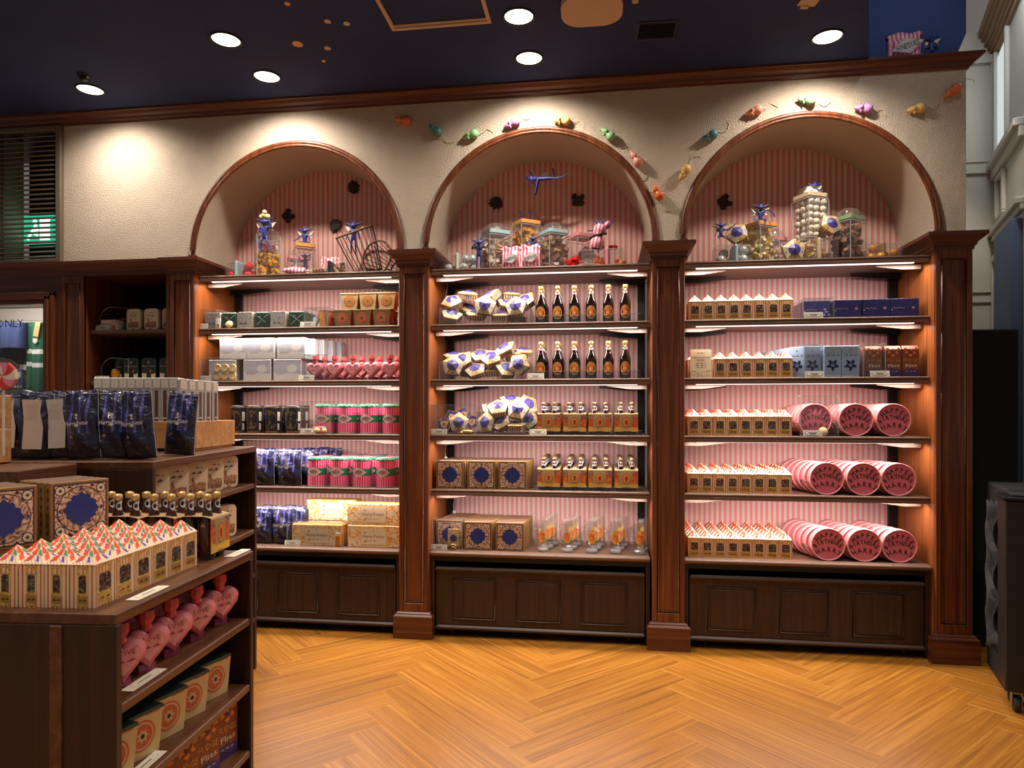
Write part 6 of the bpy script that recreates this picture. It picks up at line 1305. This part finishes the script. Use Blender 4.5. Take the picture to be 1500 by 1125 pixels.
# bean boxes, windows towards the aisle
for c in range(4):
    for r in range(6):
        x, y, z = LO(-.118-.0705*c, .078+.0835*r, .8855)
        spawn(BEAN_I, f'striped roofed sweet box on the island, {["aisle-side", "second", "third", "innermost"][c]} file, {["nearest", "second", "third", "fourth", "fifth", "farthest"][r]} row', 'sweet box', (x, y, z), LO.a+random.uniform(-.02, .02), 'striped sweet boxes on the island')
# bottle carriers behind them, open ends towards the viewer
for k in range(4):
    x, y = W(-1.085-.125*k, 2.365); z = .8855; spawn(PACK_I, f'bottle carrier on the island, {["nearest the aisle", "second from the aisle", "third from the aisle", "innermost"][k]}', 'bottle carrier', (x, y, z), LO.a+pi/2+.04, 'bottle carriers on the island', sc=(1.0, .92, 1.13))
# square gilt boxes on a riser at left
rz = radians(70)
o = tag(link('riser', MB().bbox(-.40, 0, 0, .38, 0, .108, 'island_wood', .003).mesh('riser'), None, LO(-.375, .16, .8855), (0, 0, LO.a)), 'low wooden riser under the square gilt boxes', 'riser')
def isq(fr, x, y, k, lab): 
    p = fr(x, y, .994); spawn(SQUARE, lab, 'gift box', p, rz, 'square gilt boxes on the island', sc=1.03)
c_, s_ = cos(rz), sin(rz)
for st, (bx, by) in enumerate([(-1.660, -2.075), (-1.725, -2.290)]):
    for r in range(5):
        isq(lambda a, b_, z: (a, b_, z), bx-s_*.037*r, by+c_*.037*r, r, f'square gilt box with blue centre on the island riser, {["right", "left"][st]} stack, {ROWN[r]}')
# price strips on the low unit
for x, y, z, l, lab in [(-.035, .115, .886, .15, 'cream price strip on the island top by the bean boxes'), (-.035, .655, .886, .13, 'cream price strip on the island top by the bottles'), (-.040, .10, .646, .16, 'cream price strip on the shelf under the heart bags'), (-.040, .10, .406, .16, 'cream price strip on the shelf under the flared boxes')]:
    b = MB().bbox(-.018, .018, 0, l, 0, .0015, 'paper', .0003); b.at(T(0, l/2, .0018) @ RZ(pi/2)); b.poly([(-l*.4, .0), (-l*.32, -.010), (l*.32, -.010), (l*.4, 0), (l*.32, .010), (-l*.32, .010)], 'card_grey'); b.poly([(-l*.38, .0), (-l*.30, -.009), (l*.30, -.009), (l*.38, 0), (l*.30, .009), (-l*.30, .009)], 'paper', .0004); b.poly([(-l*.2, -.002), (l*.2, -.002), (l*.2, .002), (-l*.2, .002)], 'ink', .0008)
    tag(link('price_strip', b.mesh('price_strip'), None, LO(x, y, z), (0, 0, LO.a)), lab, 'price card', 'island price strips')
b = MB().bbox(-.10, .10, -.012, .012, 0, .004, 'white', .001); tag(link('price_strip', b.mesh('ps'), None, LO(-.44, .13, .886), (0, 0, LO.a+.25)), 'white card strip beside the innermost bean boxes', 'price card', 'island price strips')
# goods on the low unit shelves
for k, u in enumerate([.125, .240, .365, .510, .665]):
    p = LO(-.075, u, .6455); spawn(HEART, f'pink heart-fronted bag on the island shelf, {["nearest", "second", "third", "fourth", "farthest"][k]}', 'sweet bag', p, LO.a+radians(62), 'heart bags on the island', sc=1.12)
    p = LO(-.20, u+.01, .6455); spawn(HEART, f'pink heart-fronted bag in the inner row of the island shelf, {["nearest", "second", "third", "fourth", "farthest"][k]}', 'sweet bag', p, LO.a+radians(62), 'heart bags on the island', sc=1.12)
for k, u in enumerate([.075, .195, .325, .455, .605]):
    p = LO(-.070, u+.02, .4055); spawn(TRAP_G, f'sandy flared box with dark green lid on the island, {["nearest", "second", "third", "fourth", "farthest"][k]}', 'box', p, LO.a+radians(72), 'green lidded boxes on the island', sc=1.22)
for k, u in enumerate([.16, .29, .43, .56, .69]):
    p = LO(-.060, u, .1655); spawn(FUDGE, f'brown fudge box on the lowest island shelf, {["nearest", "second", "third", "fourth", "farthest"][k]}', 'box', p, LO.a+radians(72), 'fudge boxes on the island', sc=1.10)
# cream tins on the tall unit
for k, u in enumerate([.12, .29, .48, .66, .84]):
    p = UP(-.055, u+.02, 1.0065); spawn(RTIN, f'cream tin with steam engine on the tall unit, {["nearest", "second", "third", "fourth", "farthest"][k]}', 'tin', p, UP.a+radians(60), 'cream tins on the tall unit', sc=1.14)
for k, u in enumerate([.66, .84]):
    p = UP(-.055, u+.0, .7585); spawn(RTIN, f'cream tin with steam engine, lower shelf of the tall unit, {["nearer", "farther"][k]}', 'tin', p, UP.a+radians(60), 'cream tins on the lower shelf', sc=1.14)
# pouches on the tall unit (world positions), wand cases and crates
ZU = 1.2055
for k, (lat, fwd, pr, rz_, lab) in enumerate([(-1.445, 2.92, 0, .16, 'rightmost, facing the viewer beside the crate'), (-1.475, 2.68, 1, .05, 'second from the right, crumpled and shiny'), (-1.600, 2.69, 0, .45, 'third from the right'), (-1.690, 2.66, 1, .15, 'fourth from the right')]):
    x, y = W(lat, fwd); spawn(POUCH_B[pr], f'dark blue foil pouch on the tall unit, {lab}', 'pouch', (x, y, ZU+.002), 0, 'blue pouches on the tall unit', rot=(radians([-3, 2, -4, 1][k]), radians([3, -4, 2, -2][k]), rz_))
for k, (lat, fwd) in enumerate([(-1.795, 2.69), (-1.890, 2.67), (-1.985, 2.68), (-2.08, 2.66)]):
    x, y = W(lat, fwd); spawn(POUCH_L, f'dark pouch turned to its white label, {ORD[k]} from the right', 'pouch', (x, y, ZU+.002), 0, 'pouches showing white labels', rot=(radians([-2, 3, -3, 0][k]), radians([-3, 2, -2, 3][k]), [.15, .4, .05, .3][k]))
for k, (lat, fwd) in enumerate([(-1.62, 2.86), (-1.86, 2.82), (-1.99, 2.82)]):
    x, y = W(lat, fwd); spawn(POUCH_B[k % 2], f'dark blue foil pouch in the hidden back row, {ORD[k]} from the right', 'pouch', (x, y, ZU+.0), .3, 'pouches in the back row', sc=1.02)
cx, cy = W(-1.500, 3.19); CR = Fr((cx, cy), 7.8)
o = tag(link('wooden_crate', None, None, (cx, cy, ZU), (0, 0, CR.a)), 'pale pine crate holding the row of clear wand cases', 'crate')
for nm, q in [('side_board', (-.012, 0, 0, .45, .012, .142)), ('side_board', (-.50, -.488, 0, .45, .012, .142)), ('end_board', (-.488, -.012, 0, .012, .012, .142)), ('end_board', (-.488, -.012, .438, .45, .012, .142)), ('base_board', (-.488, -.012, .012, .438, .012, .022)), ('foot', (-.49, -.47, .02, .43, 0, .012)), ('foot', (-.03, -.01, .02, .43, 0, .012))]: link(nm, MB().at(RZ(0)).bbox(*q, 'crate_pine', .002).mesh(nm), o)
for k in range(5): p = CR(-.085, .055+.088*k, ZU+.023); spawn(WAND, f'clear case with a dark wand strip facing the aisle, {["nearest", "second", "third", "fourth", "farthest"][k]}', 'wand case', p, CR.a+pi/2, 'wand cases facing the aisle', sc=(1.7, 1, 1.08))
for k in range(10): p = CR(-.115-.040*k, .016, ZU+.023); spawn(WAND, f'clear wand case in the row behind the blue pouches, {ORD[k]} from the right', 'wand case', p, CR.a, 'wand cases in the row', sc=(1.0, 1, 1.09))
x, y = W(-1.850, 2.20); o = tag(link('wooden_crate', None, None, (x, y, ZU), (0, 0, .12)), 'pale wooden crate of lollipops at the left edge', 'crate')
for k in range(2): link('side_board', MB().bbox(-.30, 0, 0, .012, .004+.125*k, .124+.125*k, 'crate_pine', .002).mesh('bd'), o); link('end_board', MB().bbox(-.012, 0, .012, .28, .004+.125*k, .124+.125*k, 'crate_pine', .002).mesh('bd'), o)
link('base_board', MB().bbox(-.30, -.012, .012, .28, .0, .012, 'crate_pine', .002).mesh('bd'), o)
x, y = W(-1.785, 2.36); b = MB().at(FRONT)
b.M = RX(0) @ FRONT
n = 9
for k in range(n):
    a0 = 2*pi*k/n; pts = [(0, 0)]+[((.010+.010*j)*cos(a0+.12*j), (.010+.010*j)*sin(a0+.12*j)) for j in range(5)]+[((.010+.010*j)*cos(a0+2*pi/n+.12*j), (.010+.010*j)*sin(a0+2*pi/n+.12*j)) for j in range(4, -1, -1)]
    b.prism(pts, -.007, .007, ['lolly_swirl', 'tin_pale', 'white_sweet'][k % 3] if k % 3 else 'red_sweet')
o = tag(link('lollipop', b.mesh('lollipop'), None, (x, y, ZU+.315), (0, 0, .1)), 'round swirled lollipop in clear wrap at the left edge', 'lollipop')
b = MB(); b.tube([(0, 0, -.05), (0, 0, -.28)], .004, 'white', 8); link('stick', b.mesh('stick'), o)
b = MB(); b.lathe([(.006, -.115), (.030, -.085), (.052, -.045), (.058, 0), (.050, .035), (.020, .060), (.0001, .064)], 12, 'acrylic', smooth=False, cap=False); link('wrapper', b.mesh('wrapper'), o, (0, 0, 0))

# ================================================================== BEHIND THE SHOP WINDOW AT FAR LEFT
struct('wall_next_room', MB().box(-5.6, -3.6, 1.0, 1.05, 0, 2.6, 'louver_back').box(-5.6, -3.6, .3, 1.0, 2.195, 2.22, 'pale_wall').mesh('nr'))
wp = tag(link('window_pane', MB().box(-4.84, -3.70, .030, .034, 1.2, 2.10, 'acrylic').mesh('pane')), 'clear shop window pane lettered in black at far left', 'window')
link('lettering', MB().at(T(-3.985, .028, 1.985) @ FRONT).text('ONLY', .075, 'mirror_sign').mesh('lettering'), wp)
b = MB(); b.tube([(-4.84, .38, 2.045), (-3.70, .38, 2.045)], .010, 'steel', 8); tag(link('clothes_rail', b.mesh('rail')), 'steel clothes rail with rings behind the shop window', 'rail')
sign = MB().bbox(-4.84, -4.12, .62, .64, 2.04, 2.19, 'paper', .004); tag(link('header_board', sign.mesh('hb')), 'cream header board above the hanging clothes', 'board')
def drape(w_, h, d, bands, m, fringe=None, seed=0):
    nx, nz = 10, 16; b = MB(); vs = []; rnd = random.Random(seed)
    for s in (-1, 1):
        for j in range(nz+1):
            for i in range(nx+1): u, v = i/nx, j/nz; vs.append(((u-.5)*w_, s*d/2*(.5+.5*sin(pi*u))+.006*sin(14*u+seed+2*v), -v*h))
    st = (nx+1)*(nz+1); fs = []; mm = []
    for s in range(2):
        for j in range(nz):
            for i in range(nx): o = s*st+j*(nx+1)+i; fs.append((o, o+1, o+nx+2, o+nx+1)); mm.append('scarf_white' if j in bands else m)
    for j in range(nz):
        for i in (0, nx): o = j*(nx+1)+i; fs.append((o, o+nx+1, o+st+nx+1, o+st)); mm.append(m)
    for j in (0, nz):
        for i in range(nx): o = j*(nx+1)+i; fs.append((o, o+1, o+st+1, o+st)); mm.append(m)
    b.add(vs, fs, lambda k: mm[k], True)
    if fringe:
        for i in range(14): x = (i/13-.5)*w_*.96; b.tube([(x, 0, -h), (x+rnd.uniform(-.005, .005), 0, -h-.06)], .003, m, 4)
    return b.mesh('drape')
for k, (x, y, m, bands, w2, h, lab) in enumerate([(-4.065, .36, 'scarf_green', (6, 9), .11, .52, 'green scarf with two white bands nearest the window edge'), (-4.165, .40, 'scarf_green', (6, 9), .07, .50, 'second green banded scarf, partly hidden'), (-4.23, .42, 'clothes_dark', (8,), .09, .60, 'black patterned scarf beside the green ones'), (-4.255, .34, 'cloth_navy', (), .17, .19, 'navy knitted hat hanging on the rail'), (-4.42, .34, 'cloth_navy', (), .15, .22, 'navy garment at the left edge of the window'), (-4.36, .46, 'clothes_dark', (), .34, .62, 'dark garment hanging behind the navy hat')]):
    tag(link('hanging_scarf' if 'scarf' in lab else 'hanging_garment', drape(w2, h, .06 if 'navy' not in lab else .12, bands, m, 'green' in lab, k), None, (x, y, 2.035)), lab, 'clothes', 'clothes behind the window')
tag(link('swing_tag', MB().bbox(-.020, .020, 0, .002, -.055, .055, 'crate_pine', .0005).mesh('tag'), None, (-4.045, .31, 1.985), (0, .2, 0)), 'brown paper tag on the green scarf', 'tag')
tag(link('scarf_crest', MB().at(FRONT).prism([(-.018, .018), (.018, .018), (.018, -.006), (0, -.022), (-.018, -.006)], 0, .002, 'card_grey').mesh('crest'), None, (-4.065, .318, 1.90)), 'grey shield badge sewn on the green scarf', 'badge')
b = MB().bbox(-.075, .04, 0, .012, -.07, .07, 'cloth_navy', .004).bbox(-.01, .022, -.002, .0, .01, .05, 'paper', .001)
for i in range(5): b.bbox(-.07+i*.022, -.057+i*.022, -.002, 0, -.060, -.048, 'paper', .001)
tag(link('gift_bag', b.mesh('gb'), None, (-4.09, .20, 1.62)), 'blue gift pouch with white label behind the lollipop', 'bag')

# ================================================================== BLACK TROLLEY AT THE RIGHT EDGE
t = tag(link('trolley', None, None, (1.837, -.63, 0), (0, 0, radians(-20))), 'tall black cart on castors at the right edge', 'trolley')
link('body', MB().bbox(.0, .60, .0, .205, .10, .985, 'black', .006).mesh('body'), t)
link('top', MB().bbox(-.010, .61, -.010, .215, .985, 1.0, 'dark_steel', .004).mesh('top'), t)
link('inner_tray', MB().bbox(.03, .57, .03, .18, 1.0, 1.008, 'matt_black', .003).mesh('tray'), t)
for x, y in ((.05, .045), (.05, .16), (.54, .045)):
    c = link('castor', MB().at(T(x, y, .038) @ RY(pi/2)).lathe([(.0001, -.014), (.032, -.014), (.036, -.008), (.036, .008), (.032, .014), (.0001, .014)], 20, 'rubber').mesh('castor'), t)
    link('fork', MB().bbox(x-.022, x-.016, y-.018, y+.018, .03, .10, 'steel', .002).bbox(x+.016, x+.022, y-.018, y+.018, .03, .10, 'steel', .002).bbox(x-.024, x+.024, y-.02, y+.02, .085, .10, 'steel', .002).mesh('fork'), c)
# ruffled dark cloth hanging on its side
b = MB(); n = 16
vs = []
for j in range(25):
    for i in range(n+1): vs.append((.020*sin(7*i/n+.8*sin(j*.9)), .16*i/n, .20+.74*j/24+.010*sin(3*i+j)))
b.add(vs, [(j*(n+1)+i, j*(n+1)+i+1, (j+1)*(n+1)+i+1, (j+1)*(n+1)+i) for j in range(24) for i in range(n)], 'clothes_dark', True)
o = tag(link('dark_cloth', b.mesh('cloth'), None, (1.925, -.395, 0), (0, 0, radians(-17))), 'crumpled dark cloth hanging behind the black cart', 'cloth'); md = o.modifiers.new('s', 'SOLIDIFY'); md.thickness = .004
tag(link('black_case', MB().bbox(0, .50, 0, .42, .0, 1.01, 'matt_black', .01).mesh('case'), None, (1.965, -.40, 0), (0, 0, radians(-17))), 'tall black case standing between pilaster and cart', 'case')
print('objects', len(bpy.data.objects), 'tris', sum(len(m.loop_triangles) if m.loop_triangles else sum(len(p.vertices)-2 for p in m.polygons) for m in bpy.data.meshes))
